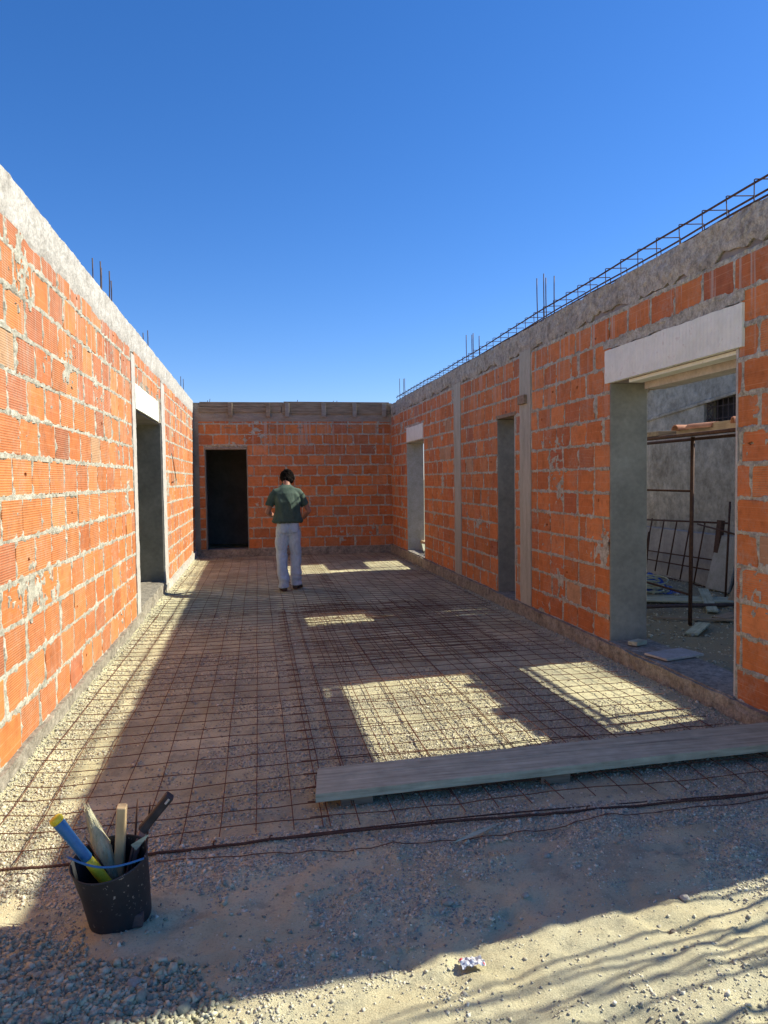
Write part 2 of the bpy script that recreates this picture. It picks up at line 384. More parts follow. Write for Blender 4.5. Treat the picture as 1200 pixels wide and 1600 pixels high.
    vs = np.arange(v0, v1+.007, .0145); vs[-1] = v1
    for a, b, c_, d_ in holes:
        for e_ in (c_, d_):
            if v0 < e_ < v1: vs[np.argmin(abs(vs-e_))] = e_
    U, V = np.meshgrid(us, vs)
    rI = np.clip(((V-v0)/ph).astype(int), 0, nrow-1)
    dv = np.minimum(np.mod(V-v0, ph), ph-np.mod(V-v0, ph)); du = np.full(U.shape, 9.)
    for r_, j in enumerate(rows):
        mk = rI == r_
        if not mk.any(): continue
        jj = np.array([q[0] for q in j]); ww = np.array([q[1] for q in j]); uu = U[mk]
        ii = np.clip(np.searchsorted(jj, uu), 1, len(jj)-1)
        d1 = abs(uu-jj[ii-1])-ww[ii-1]/2+.009; d2 = abs(uu-jj[ii])-ww[ii]/2+.009
        du[mk] = np.minimum(d1, d2)
    dist = np.minimum(dv-jv, du)
    n1 = fbm(U*14, V*14, seed+3, 4); n2 = fbm(U*2.1, V*2.1, seed+9, 5); n3 = fbm(U*30, V*30, seed+5, 3)
    D = .013+.018*(n1-.5)+.016*(n3-.5)-np.clip(dist-jw-.014*(n1-.45)-.012*(n3-.5), 0, 1)*1.6
    D = np.clip(D, -.008, .03)
    smear = (n2+.25*(n3-.5) > .735) & (n1 > .45)
    D = np.where(smear, np.maximum(D, .013+.006*n3), D)
    keep = np.ones((len(vs)-1, len(us)-1), bool); uc = (us[1:]+us[:-1])/2; vc = (vs[1:]+vs[:-1])/2
    for a, b, c_, d_ in holes: keep &= ~(((uc > a) & (uc < b))[None, :] & ((vc > c_) & (vc < d_))[:, None])
    MB().grid(P(U, V, D), keep, flip=flip).build('mortar', M['mortar'], root, smooth=False)
def rough_sheet(name, P, u0, u1, v0, v1, mat, root, flip, depth=.02, amp=.012, edge=.02, back_d=-.30, res=.03, seed=5, top=True, top_edge=None, low_edge=None):
    us = np.linspace(u0, u1, max(2, int((u1-u0)/res))); nv = max(4, int((v1-v0)/.022)); t = np.linspace(0, 1, nv)
    lo = v0+(edge if low_edge is None else low_edge)*(1.4*(fbm(us*4, us*0, seed, 3)-.5)*2+.8*(fbm(us*18, us*0+9, seed+1, 4)-.5)*2); hi = v1+(edge if top_edge is None else top_edge)*(fbm(us*5, us*0+3, seed+2, 4)-.5)*2
    V = lo[None, :]+(hi-lo)[None, :]*t[:, None]; U = np.tile(us, (nv, 1))
    D = depth+amp*2*(fbm(U*7, V*7, seed+4, 5)-.5)+amp*(fbm(U*30, V*30, seed+8, 2)-.5)
    if name == 'tie_beam': D = .009+(D-.009)*np.clip(t/.25, 0, 1)[:, None]**.7
    mb = MB(); mb.grid(P(U, V, D), flip=flip)
    z = np.zeros(len(us))
    mb.grid(np.stack([P(us, hi, D[-1]), P(us, hi+.01*(fbm(us*6, z, seed+3, 3)-.5), z-.12), P(us, hi, z+back_d)]), flip=flip)
    mb.grid(np.stack([P(us, lo, z-.01), P(us, lo, D[0])]), flip=flip)
    for q, i in ((0, 0), (1, -1)):
        mb.grid(np.stack([P(U[:, i], V[:, i], D[:, i]), P(U[:, i], V[:, i], D[:, i]*0+back_d)]), flip=(flip if q == 0 else not flip))
    mb.grid(np.stack([P(us, lo, z+back_d), P(us, hi, z+back_d)]), flip=not flip)
    return mb.build(name, mat, root)
def core(root, P, u0, u1, v0, v1, holes, th=.33):
    mb = MB(); cuts = sorted(holes); u = u0
    for a, b, c_, d_ in cuts:
        ub(P, mb, u, a, v0, v1, -.012, -th)
        if c_ > v0+.01: ub(P, mb, a, b, v0, c_, -.012, -th)
        ub(P, mb, a, b, d_, v1, -.012, -th); u = b
    ub(P, mb, u, u1, v0, v1, -.012, -th); return mb.build('wall_core', M['core'], root)
def reveal(root, P, u, sgn, v0, v1, mat, th=.335, w=.02, front=.012, name='door_jamb'):      # plastered jamb; sgn = direction into the opening
    mb = MB(); a, b = (u, u+sgn*w) if sgn > 0 else (u-w, u)
    vs = np.linspace(v0, v1, 60); r_ = rng.uniform(-.004, .004, 60)
    ub(P, mb, a, b, v0, v1, front, -th); return bevel(mb.build(name, mat, root), .004)
def bars(root, P, lst, r_=.006, z0=3.2):
    for u, d, z1, lean in lst:
        p = [P(np.array(u+lean*t), np.array(z0+(z1-z0)*t), np.array(d+.01*math.sin(t*2))) for t in np.linspace(0, 1, 6)]
        MB().tube(p, r_, 6).build('starter_bar', M['steel_dark'], root, smooth=True)

# ---- left wall (sunlit)
LW = empty('brick_wall', (0,0,0), 'sunlit orange hollow block wall on the left with pale concrete beam and a dark doorway', 'wall')
DL = (8.74, 11.03, -.2, 2.42)
ph = .2365
Lh = [(8.74, 11.03, -.2, 2.72)]
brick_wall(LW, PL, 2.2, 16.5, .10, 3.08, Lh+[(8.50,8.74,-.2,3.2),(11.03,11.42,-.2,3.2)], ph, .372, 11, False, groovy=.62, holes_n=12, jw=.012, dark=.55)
core(LW, PL, 2.2, 16.85, -.3, 3.3, [(8.74, 11.03, .14, 2.42)])
rough_sheet('tie_beam', PL, 2.2, 16.44, 3.06, 3.335, M['beam_left'], LW, False, depth=.022, amp=.010, edge=.018, seed=3, top_edge=.008)
for a, b, s_ in ((8.50, 8.735, 61), (11.035, 11.42, 67)):
    rough_sheet('column', PL, a, b, .02, 3.03, M['plaster_white'], LW, False, depth=.020, amp=.004, edge=.006, back_d=-.01, res=.012, seed=s_)
rough_sheet('foundation_edge', PL, 2.2, 8.74, -.12, .115, M['curb'], LW, False, depth=.045, amp=.015, edge=.012, back_d=-.02, seed=71)
rough_sheet('foundation_edge', PL, 11.03, 16.44, -.2, .10, M['beam_left'], LW, False, depth=.035, amp=.012, edge=.012, back_d=-.02, seed=73)
rough_sheet('threshold', PL, 8.745, 11.025, -.2, .165, M['curb'], LW, False, depth=.02, amp=.015, edge=.02, back_d=-.5, seed=77)
rough_sheet('shutter_box', PL, 8.76, 10.72, 2.44, 2.72, M['eps'], LW, False, low_edge=.001, depth=.018, amp=.004, edge=.008, back_d=-.06, res=.02, seed=79)
rough_sheet('lintel_render', PL, 8.745, 11.03, 2.725, 2.80, M['curb'], LW, False, depth=.012, amp=.014, edge=.014, back_d=-.02, res=.03, seed=80)
rough_sheet('lintel_render', PL, 10.73, 11.03, 2.44, 2.72, M['curb'], LW, False, depth=.010, amp=.012, edge=.014, back_d=-.02, res=.03, seed=81)
reveal(LW, PL, 8.745, 1, .16, 2.42, M['render'])
bars(LW, PL, [(7.30,-.05,3.66,0),(7.42,-.07,3.64,.02),(7.70,-.05,3.69,.03),(7.98,-.08,3.66,.0),(7.9,-.24,3.86,.0),(9.95,-.06,3.52,0),(10.45,-.07,3.65,0),(10.5,-.2,3.6,0),(14.7,-.06,3.62,0),(15.2,-.06,3.64,0),(15.3,-.2,3.6,0)])
for i, u in enumerate(np.arange(5.0, 13.5, .42)):
    z1 = 3.352+.02*random.random(); a = float(u+random.uniform(-.1, .1))
    MB().tube([PL(np.array(a), np.array(3.28), np.array(-.02)), PL(np.array(a+.02), np.array(z1), np.array(-.018)), PL(np.array(a+.05), np.array(z1), np.array(-.2)), PL(np.array(a+.05), np.array(3.28), np.array(-.22))], .005, 6).build('stirrup', M['steel_dark'], LW)
mb = MB(); mb.tube([PL(np.array(12.1), np.array(2.05), np.array(.03)), PL(np.array(12.16), np.array(1.9), np.array(.05)), PL(np.array(12.5), np.array(1.62), np.array(.05)), PL(np.array(12.1), np.array(1.6), np.array(.03))], .006, 6)
mb.build('tie_wire', M['steel'], LW)

# ---- right wall (in shade)
RW = empty('brick_wall', (0,0,0), 'shaded orange hollow block wall with three openings and a rebar cage on top', 'wall')
BD = (4.335, 6.075); W2 = (8.455, 9.10); W1 = (13.20, 14.75)
holesR = [(BD[0], BD[1], -.2, 2.71), (W2[0], W2[1], -.2, 2.35), (W1[0], W1[1], -.2, 2.32)]
brick_wall(RW, PR, 2.79, 16.42, .115, 3.02, holesR+[(7.93, 8.27, -.2, 3.2), (10.77, 11.13, -.2, 3.2)], .222, .345, 23, True, groovy=.18, holes_n=16, tint=(1.04,1.0,1.0))
core(RW, PR, 2.79, 16.85, -.3, 3.24, [(BD[0], BD[1], .13, 2.41), (W2[0], W2[1], .12, 2.35), (W1[0], W1[1], .14, 2.31)])
rough_sheet('tie_beam', PR, 2.79, 16.42, 3.03, 3.275, M['beam_right'], RW, True, depth=.020, amp=.020, edge=.045, seed=13, top_edge=.012)
for a, b, s_ in ((7.93, 8.27, 83), (10.77, 11.13, 85)):
    rough_sheet('column', PR, a, b, .0, 3.04, M['column'], RW, True, depth=.022, amp=.005, edge=.006, back_d=-.01, res=.012, seed=s_)
rough_sheet('foundation_edge', PR, 2.79, 16.42, -.2, .125, M['curb'], RW, True, depth=.055, amp=.018, edge=.008, back_d=-.02, res=.03, seed=87)
for a, b, z, s_ in ((BD[0], BD[1], .135, 88), (W2[0], W2[1], .12, 89), (W1[0], W1[1], .14, 90)):
    rough_sheet('sill', PR, a+.003, b-.003, -.1, z, M['curb'], RW, True, depth=.03, amp=.006, edge=.004, back_d=-.36, res=.03, seed=s_)
rough_sheet('shutter_box', PR, BD[0]-.06, BD[1]+.055, 2.415, 2.70, M['eps'], RW, True, low_edge=.001, depth=.030, amp=.004, edge=.012, back_d=-.10, res=.02, seed=91)
rough_sheet('lintel_render', PR, BD[0]-.06, BD[1]+.10, 2.705, 2.775, M['mortar'], RW, True, depth=.016, amp=.014, edge=.016, back_d=-.02, res=.03, seed=92)
mb = MB(); ub(PR, mb, BD[0], BD[1]-.28, 2.33, 2.408, -.16, -.335); bevel(mb.build('shutter_rail', M['plaster_white'], RW), .004)
mb = MB(); ub(PR, mb, BD[0], BD[1]-.28, 2.385, 2.412, -.02, -.14); mb.build('shutter_rail', M['eps'], RW)
mb = MB(); ub(PR, mb, BD[0], BD[1], 2.412, 2.60, -.12, -.33); mb.build('lintel', M['dark_wood'], RW)
rough_sheet('shutter_box', PR, W1[0]+.06, W1[1]-.06, 2.34, 2.62, M['eps'], RW, True, low_edge=.001, depth=.026, amp=.004, edge=.012, back_d=-.10, res=.02, seed=93)
rough_sheet('lintel_render', PR, W1[0]-.02, W1[1]+.22, 2.615, 2.67, M['mortar'], RW, True, depth=.014, amp=.014, edge=.014, back_d=-.02, res=.03, seed=94)
mb = MB(); ub(PR, mb, BD[0], BD[1]-.025, 2.355, 2.412, -.345, -.40); mb.build('lintel', M['dark_wood'], RW)  # added strip outside the door head: trims the edge of the sun patch
mb = MB(); ub(PR, mb, W2[0]-.04, W2[1]+.03, 2.345, 2.385, .02, -.335); mb.build('lintel', M['dark_wood'], RW)
for (a, b), z in ((BD, 2.41), (W2, 2.34), (W1, 2.31)):
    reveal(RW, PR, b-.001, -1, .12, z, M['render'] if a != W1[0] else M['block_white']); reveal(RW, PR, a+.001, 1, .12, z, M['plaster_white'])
mb = MB()                                        # timber cut-off nailed on the second column
ub(PR, mb, 8.03, 8.24, 2.44, 2.54, .024, .06); bevel(mb.build('timber_block', M['dark_wood'], RW), .004)
bars(RW, PR, [(7.74,.0,3.77,.01),(7.63,-.03,3.79,0),(7.50,.0,3.71,0),(7.36,-.03,3.69,-.01),(10.46,0,3.68,0),(10.28,-.03,3.65,0),(10.12,0,3.64,0),(10.0,-.05,3.58,0),(15.40,0,3.72,0),(15.13,-.03,3.68,0),(14.87,0,3.65,0)])
# taller pier just out of frame: it throws the long foreground shadow
mb = MB(); ub(PR, mb, 2.79, 3.3, 3.2, 4.15, .0, -.33); mb.build('corner_pier', M['column'], RW)

# rebar cage lying on the right beam
CG = empty('rebar_cage', (3.05, 4, 3.3), 'long rusty rebar cage with square stirrups on top of the shaded right wall', 'rebar cage')
for d, z in ((-.045, 3.432), (-.225, 3.445), (-.045, 3.31), (-.225, 3.31)):
    uu = np.arange(3.0, 16.2, .15); p = PR(uu, z+.012*(fbm(uu*.9, uu*0, int(z*100), 2)-.5)*2-.04*np.clip((uu-7)/4, 0, 1)*(z > 3.4), np.full(len(uu), d))
    child_at(MB().tube(p, .0075, 6).build('bar', M['steel'], CG, smooth=True), CG)
for u in np.arange(3.1, 16.1, .285):
    u = float(u+random.uniform(-.02, .02)); dz = -.04*min(1, max(0, (u-7)/4)); l = random.uniform(-.01, .02)
    q = [(-.035, 3.26), (-.032, 3.452+dz), (-.04, 3.456+dz), (-.235, 3.468+dz), (-.240, 3.455+dz), (-.240, 3.26)]
    p = [PR(np.array(u+l*(z-3.26)*5), np.array(z), np.array(d)) for d, z in q]
    child_at(MB().tube(p, .0042, 5).build('stirrup', M['steel_dark'], CG), CG)

# ---- back wall
BW = empty('brick_wall', (0,0,0), 'shaded orange block wall closing the far end with old formwork boards and a black doorway', 'wall')
DB = (-1.12, -.20)
brick_wall(BW, PB, -1.24, 3.02, .10, 2.90, [(DB[0], DB[1], -.2, 2.31)], .2285, .345, 37, True, groovy=.2, ures=(.03, .03), holes_n=6, tint=(1.0,.95,.95), dark=.2)
core(BW, PB, -1.7, 3.45, -.4, 3.3, [(DB[0], DB[1], .10, 2.31)])
rough_sheet('foundation_course', PB, -1.355, 3.02, -.25, .10, M['curb'], BW, True, depth=.03, amp=.012, edge=.006, back_d=-.02, seed=97)
rough_sheet('tie_beam', PB, -1.355, 3.02, 2.885, 3.30, M['formed'], BW, True, depth=.015, amp=.010, edge=.008, seed=98, top_edge=.01)
rough_sheet('column', PB, -1.355, -1.235, .0, 2.90, M['render'], BW, True, depth=.02, amp=.006, edge=.004, back_d=-.01, res=.02, seed=99)
for (a, b, v, w, d) in ((-1.22,.55,3.09,.12,.045),(-1.2,.6,3.215,.10,.038),(.57,2.98,3.06,.17,.05),(.6,2.96,3.235,.09,.046)):
    mb = MB(); ub(PB, mb, a, b, v, v+w, .016, d, jit=.006); bevel(mb.build('formwork_board', M['dark_wood'], BW), .004)
for u in (-.55, .26, .68, 1.48, 2.17, 2.84):
    mb = MB(); ub(PB, mb, u-.045, u+.045, 2.99, 3.30, .05, .095, jit=.008); bevel(mb.build('formwork_cleat', M['formed'] if u > .6 else M['dark_wood'], BW), .004)
for u in (-.62, .33, .95, 2.05, 2.72):
    mb = MB(); ub(PB, mb, u-.07, u+.07, 2.745, 2.765, .0, .022, jit=.006); mb.build('slot_strip', M['dark_wood'], BW)  # dark wood strips standing in for the black open slots
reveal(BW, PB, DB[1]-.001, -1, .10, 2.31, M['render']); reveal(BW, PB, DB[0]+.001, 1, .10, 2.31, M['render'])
mb = MB(); ub(PB, mb, DB[0], DB[1], 2.29, 2.33, .018, -.335); mb.build('lintel', M['curb'], BW)
for u in (-1.05, -1.0, .9, 1.7, 1.78):
    MB().tube([(u, YB+.1, 3.25), (u+.02, YB+.1, 3.36+.04*random.random())], .006, 6).build('starter_bar', M['steel_dark'], BW)

# ---- rooms behind the doorways
RM = empty('unfinished_room', (0,19,0), 'dark roofed room seen only as blackness through the far doorway', 'room')
mb = MB(); mb.box((-1.7,19.9,-.3),(3.45,20.1,3.05)); mb.box((-1.72,YB+.34,-.3),(-1.55,19.9,3.05)); mb.box((3.30,YB+.34,-.3),(3.45,19.9,3.05))
child_at(mb.build('wall', M['core'], RM), RM)
child_at(MB().box((-1.74,YB+.34,3.05),(3.47,20.12,3.22)).build('roof_slab', M['core'], RM), RM)
RM2 = empty('unfinished_room', (-3,10,0), 'grey rendered room inside the doorway of the sunlit left wall', 'room')
mb = MB(); mb.box((-6.2,6.5,-.3),(-6.0,16.8,3.05)); mb.box((-6.0,6.5,-.3),(XL-.34,6.7,3.05)); mb.box((-6.0,16.6,-.3),(-1.75,16.8,3.05))
child_at(mb.build('wall', M['core'], RM2), RM2)
child_at(MB().box((-6.0,11.03,-.3),(XL-.31,11.22,3.05)).build('partition', M['render'], RM2), RM2)
mb = MB(); mb.box((XL-.335,11.01,.1),(XL+.0,11.03,2.42)); child_at(mb.build('door_jamb', M['render'], RM2), RM2)
child_at(MB().box((-6.2,6.5,3.05),(XL-.31,16.8,3.2)).build('roof_slab', M['core'], RM2), RM2)
mb = MB()
for y in (9.0, 9.6, 10.2, 10.8): mb.box((-6.0,y,2.85),(XL-.34,y+.1,3.05))
child_at(mb.build('roof_joists', M['dark_wood'], RM2), RM2)
for w_ in (LW, RW, BW, RM, RM2): w_['kind'] = 'thing'

# ------------------------------------------------------------------ gravel and stones
ICO = None
def ico():
    t = (1+5**.5)/2
    v = np.array([(-1,t,0),(1,t,0),(-1,-t,0),(1,-t,0),(0,-1,t),(0,1,t),(0,-1,-t),(0,1,-t),(t,0,-1),(t,0,1),(-t,0,-1),(-t,0,1)], float)
    f = np.array([(0,11,5),(0,5,1),(0,1,7),(0,7,10),(0,10,11),(1,5,9),(5,11,4),(11,10,2),(10,7,6),(7,1,8),(3,9,4),(3,4,2),(3,2,6),(3,6,8),(3,8,9),(4,9,5),(2,4,11),(6,2,10),(8,6,7),(9,8,1)])
    return v/np.linalg.norm(v[0]), f
def chip():      # angular crushed stone: a skewed block, 8 corners
    v = np.array([(-1,-1,-1),(1,-1,-1),(1,1,-1),(-1,1,-1),(-1,-1,1),(1,-1,1),(1,1,1),(-1,1,1)], float)*.68
    f = np.array([(0,3,2),(0,2,1),(4,5,6),(4,6,7),(0,1,5),(0,5,4),(1,2,6),(1,6,5),(2,3,7),(2,7,6),(3,0,4),(3,4,7)])
    return v, f
def pebbles(name, xy, size, pal, mat, sink=.25):
    V, F = chip(); n = len(xy); r_ = size; nv = len(V)
    sc = rng.uniform(.55, 1.25, (n, 1, 3)); sc[:, :, 2] *= .7
    v = V[None]*(1+rng.uniform(-.42, .30, (n, nv, 3)))*sc*r_[:, None, None]
    a = rng.uniform(0, 2*math.pi, n); b = rng.uniform(-1.2, 1.2, n)
    ca, sa, cb, sb = np.cos(a)[:, None], np.sin(a)[:, None], np.cos(b)[:, None], np.sin(b)[:, None]
    x, y, z = v[..., 0], v[..., 1], v[..., 2]; y, z = y*cb-z*sb, y*sb+z*cb; x, y = x*ca-y*sa, x*sa+y*ca
    zz = gh(xy[:, 0], xy[:, 1]); v = np.stack([x+xy[:, :1], y+xy[:, 1:], z+(zz+r_*(.45-sink))[:, None]], -1).reshape(-1, 3)
    f = (F[None]+np.arange(n)[:, None, None]*nv).reshape(-1, 3)
    pal = np.array(pal); c = pal[rng.integers(0, len(pal), n)]*rng.uniform(.75, 1.2, (n, 1)); c = np.repeat(np.c_[c, np.ones(n)], nv, 0)
    me = bpy.data.meshes.new(name); me.vertices.add(len(v)); me.vertices.foreach_set('co', v.astype(np.float32).ravel())
    me.loops.add(len(f)*3); me.loops.foreach_set('vertex_index', f.astype(np.int32).ravel())
    me.polygons.add(len(f)); me.polygons.foreach_set('loop_start', np.arange(len(f), dtype=np.int32)*3); me.update(calc_edges=True)
    at = me.color_attributes.new('Col', 'FLOAT_COLOR', 'POINT'); at.data.foreach_set('color', c.astype(np.float32).ravel())
    me.materials.append(mat); o = bpy.data.objects.new(name, me); col.objects.link(o); return o
def pebble_mat():
    mt, nt, b = new_mat('pebble', .92, .2); a = nd(nt, 'Attribute', attribute_name='Col')
    n = tex(nt, scale=60, detail=4); c = mix(nt, 1., a.outputs[0], ramp(nt, n.outputs[0], [(.3, .75), (.7, 1.15)]), 'MULTIPLY')
    nt.links.new(c, b.inputs['Base Color']); bump(nt, b, [(n.outputs[0], .4, .003)]); return mt
M['pebble'] = pebble_mat()
GREY = [(0.420,0.416,0.280),(0.350,0.349,0.244),(0.480,0.473,0.316),(0.280,0.283,0.208),(0.550,0.534,0.361),(0.460,0.432,0.261)]
WARM = [(0.594,0.552,0.383),(0.495,0.464,0.331),(0.407,0.386,0.289),(0.682,0.641,0.464),(0.330,0.320,0.247),(0.550,0.518,0.373)]
def spread(n, x0, x1, y0, y1, dens=None):
    out = []
    while len(out) < n:
        p = np.c_[rng.uniform(x0, x1, n*2), rng.uniform(y0, y1, n*2)]
        if dens is not None: p = p[rng.uniform(0, 1, len(p)) < dens(p[:, 0], p[:, 1])]
        out = p if len(out) == 0 else np.r_[out, p]
    return out[:n]
heap = spread(36000, -1.7, .25, 1.35, 2.95, lambda x, y: np.clip(1.5-np.hypot((x+1.0)/.86, (y-2.0)/.70)**2*1.25+1.2*(fbm(x*7, y*7, 61, 3)-.5), 0.004, 1))
tag(pebbles('gravel_heap', heap, rng.gamma(2.8, .0020, len(heap))+.0034, GREY, M['pebble']), kind='stuff')
fine = spread(95000, -1.36, 3.05, 3.0, 9.5, lambda x, y: np.clip(3.6/y, 0, 1)**1.6*np.clip((fbm(x*2.1, y*2.1, 65, 4)-.36)*4+1.0*np.exp(-((x+1.3)/.35)**2), .08, 1))
tag(pebbles('floor_gravel', fine, rng.gamma(2.2, .0012, len(fine))+.0022, WARM, M['pebble']), kind='stuff')
outer = spread(52000, -1.3, 3.2, 1.3, 3.3, lambda x, y: np.clip((fbm(x*2.6, y*2.6, 71, 4)-.48)*7, .08, 1)*np.clip((y-.16*x-1.75)/.5, .25, 1))
tag(pebbles('scattered_gravel', outer, rng.gamma(1.8, .0014, len(outer))+.0018, WARM, M['pebble'], sink=.55), kind='stuff')
foot = spread(5000, -1.34, 3.02, 3.2, 16.2, lambda x, y: np.clip(np.exp(-((x+1.34)/.16)**2)+np.exp(-((x-3.0)/.12)**2), 0, 1))
tag(pebbles('footing_gravel', foot, rng.gamma(2.4, .0018, len(foot))+.003, WARM, M['pebble']), kind='stuff')
yardg = spread(4000, 3.5, 6.6, 5, 11)
tag(pebbles('yard_rubble', yardg, rng.gamma(1.6, .004, len(yardg))+.004, WARM, M['pebble']), kind='stuff')
def stone(x, y, r_, seed, label, tone):
    V, F = ico(); rr = np.random.default_rng(seed); mb = MB(); v = V*(1+rr.uniform(-.2, .2, (12, 1)))*np.array([1.2, .85, .6])*r_
    v = v@np.array(rotz(rr.uniform(0, 3))).T; mb.add(v, [tuple(q) for q in F], (*tone, 1)); o = mb.build('stone', M['pebble'])
    md = o.modifiers.new('s', 'SUBSURF'); md.levels = 1; md.render_levels = 2; md.subdivision_type = 'SIMPLE'
    md = o.modifiers.new('b', 'BEVEL'); md.width = r_*.12; md.segments = 2
    o.location = (x, y, float(gh(x, y))+r_*.25); tag(o, label, 'stone', 'loose stones on the bare ground'); return o
for i, (x, y, r_, lb, tn) in enumerate([
    (1.57, 2.50, .022, 'pale stone at the edge of the foreground shadow, near its right end', (.50,.48,.38)),
    (.675, 2.63, .022, 'flat grey stone in the shade beyond the crumpled wrapper', (.34,.335,.26)),
    (-.42, 2.38, .032, 'dark slab-like stone in front of the black bucket', (.30,.30,.24)),
    (-.53, 2.06, .034, 'large smooth grey stone at the bottom of the gravel heap', (.38,.375,.29)),
    (-.62, 2.10, .036, 'broad grey stone left of the smooth grey stone in the heap', (.34,.34,.27)),
    (-.80, 1.98, .030, 'grey stone in the bottom left corner of the photo', (.31,.30,.265)),
    (1.17, 2.88, .020, 'grey stone in the middle of the shaded foreground', (.33,.33,.26)),
    (1.42, 2.33, .020, 'small dark lump of earth among the thin branch shadows', (.20,.17,.13)),
    (.98, 2.62, .018, 'small rounded stone just inside the shadow edge above the wrapper', (.36,.355,.28))]): stone(x, y, r_, 90+i, lb, tn)

# ------------------------------------------------------------------ reinforcement mesh sheets and front bar
def mesh_sheet(x0, x1, y0, y1, sx, sy, label, lift, seed, skew=.04, sag=None):
    rr = np.random.default_rng(seed); mb = MB()
    def z(x, y): 
        h = lift+.010*(fbm(x*1.3, y*1.3, seed, 3)-.3)+.012*np.abs(vnoise(x*.7, y*.6, seed+2)-.5)
        return gh(x, y)+np.maximum(h, .004)
    xs_ = np.arange(x0, x1+.001, sx); ys_ = np.arange(y0, y1+.001, sy)
    for x in xs_:
        yy = np.arange(y0-.09, y1+.08, .12); ax = x+.012*(fbm(yy*1.1, yy*0+x*3, seed+5, 3)-.5)*2
        mb.tube(np.c_[ax, yy+skew*ax, z(ax, yy)+.006], .0026, 5, cap=False)
    for y in ys_:
        xx = np.arange(x0-.06, x1+.07, .12); ay = y+skew*xx+.016*(fbm(xx*.9, xx*0+y*5, seed+7, 3)-.5)*2
        mb.tube(np.c_[xx, ay, z(xx, y+0*xx)+.012], .0026, 5, cap=False)
    o = mb.build('reinforcement_mesh', M['steel_wire'], smooth=True); tag(o, label, 'steel mesh', 'overlapping reinforcement mesh sheets on the floor'); return o
mesh_sheet(-1.20, .31, 3.36, 9.1, .1665, .170, 'rusty mesh sheet on the left of the floor nearest the bucket', .010, 1)
mesh_sheet(.27, 2.90, 3.36, 9.0, .1665, .172, 'rusty mesh sheet running under the long plank', .012, 2, skew=.03)
mesh_sheet(.42, 1.95, 3.55, 9.6, .255, .52, 'doubled mesh sheet lying across the large sunlit patch', .020, 3, skew=.02)
mesh_sheet(-1.20, 1.15, 8.9, 16.2, .1665, .172, 'rusty mesh sheet beneath the man in front of the black doorway', .010, 4)
mesh_sheet(1.05, 2.90, 8.9, 16.2, .1665, .172, 'rusty mesh sheet at the far right end of the floor', .014, 5, skew=.03)
mesh_sheet(.55, 2.30, 6.2, 9.4, .1665, .115, 'dense mesh sheet stacked mid floor between sunlit patches', .026, 6, skew=.05)
t_ = np.arange(-1.5, 2.95, .0055); yy = 3.20+.035*np.clip(t_-.2, 0, 3)*.2-.03*np.clip(-t_-.4, 0, 2)+.01*np.sin(t_*2.1)
rb = MB().tube(np.c_[t_, yy, gh(t_, yy)*.35+.022+.006*np.sin(t_*3)], 0.0060+.0012*(np.arange(len(t_)) % 3 == 0), 7).build('reinforcement_bar', M['steel'], smooth=False)
tag(rb, 'long ribbed reinforcing bar lying along the near edge of the mesh behind the bucket', 'rebar')
t2 = np.arange(.1, 2.9, .05); y2 = 3.235+.05*np.sin(t2*1.1)*.5
tag(MB().tube(np.c_[t2, y2, .014+.006*np.sin(t2*2)], .0032, 6).build('reinforcement_bar', M['steel'], smooth=True), 'thinner rusty bar laid against the long ribbed bar below the plank', 'rebar')
t3 = np.arange(-.45, 2.9, .05); y3 = 3.10+.10*np.clip(t3-.3, 0, 3)*.35-.05*np.sin(t3*1.4)
tag(MB().tube(np.c_[t3, y3, gh(t3, y3)+.010], .0022, 5).build('wire', M['steel_wire'], smooth=True), 'thin bowed wire on the earth in front of the ribbed bars', 'wire')
for k, x in enumerate((-.22, .02, .75, 1.5)):
    o = MB().tube([(x, 3.205, .02), (x+.004, 3.2, .045), (x+.012, 3.19, .05)], .0035, 5).build('tie_wire', M['steel']); o.parent = rb

# ------------------------------------------------------------------ plank
def wood_mat(name, c1, c2, c3, st=(1.2, 26, 26)):
    mt, nt, b = new_mat(name, .85, .2); n = tex(nt, scale=1.6, detail=8, rough=.7, stretch=st)
    c = ramp(nt, n.outputs[0], [(.3, c1), (.5, c2), (.7, c3)]); n2 = tex(nt, scale=9, detail=5)
    c = mix(nt, .6, c, ramp(nt, n2.outputs[0], [(.3, .6), (.7, 1.1)]), 'MULTIPLY')
    nt.links.new(c, b.inputs['Base Color']); bump(nt, b, [(n.outputs[0], .8, .004), (n2.outputs[0], .2, .003)]); return mt
M['plank'] = wood_mat('weathered_wood', (0.278,0.289,0.192), (0.440,0.458,0.313), (0.568,0.595,0.414))
M['wood_fresh'] = wood_mat('pale_wood', (.42,.30,.15), (.58,.43,.23), (.68,.53,.31), (8, 8, 1))
M['wood_beam'] = wood_mat('yellow_timber', (.36,.26,.15), (.50,.38,.24), (.60,.47,.31), (20, 1, 20))
P_ = empty('plank', (.3, 3.6, .05), 'long weathered grey plank lying across the steel mesh from the right wall', 'plank')
def plank_pts(t, w): return np.array([.245+t*2.72+w*.035, 3.475+t*.135+w*.315, .052+.012*t+.012*t*(1-t)])
mb = MB(); n = 60; T = np.linspace(0, 1, n)
rg = []
for t in T:
    e = .0015*math.sin(t*11)+.0008*math.sin(t*71); a = plank_pts(t, 0); b_ = plank_pts(t, 1); a[1] += e; b_[1] += .002*math.sin(t*9)+.001*math.sin(t*71)
    c1 = a+(b_-a)*.60; c2 = a+(b_-a)*.613; h = .040; gap = .006 if .12 < t < .95 else .001
    rg.append([a, a+(0,0,.003), b_-(0,0,0), b_+(0,.001,h), c2+(0,0,h), (c1+c2)/2+(0,0,h-gap), c1+(0,0,h), a+(0,.002,h)])
rg = np.array(rg); mb.loft(rg); child_at(bevel(mb.build('board', M['plank'], P_), .003), P_)
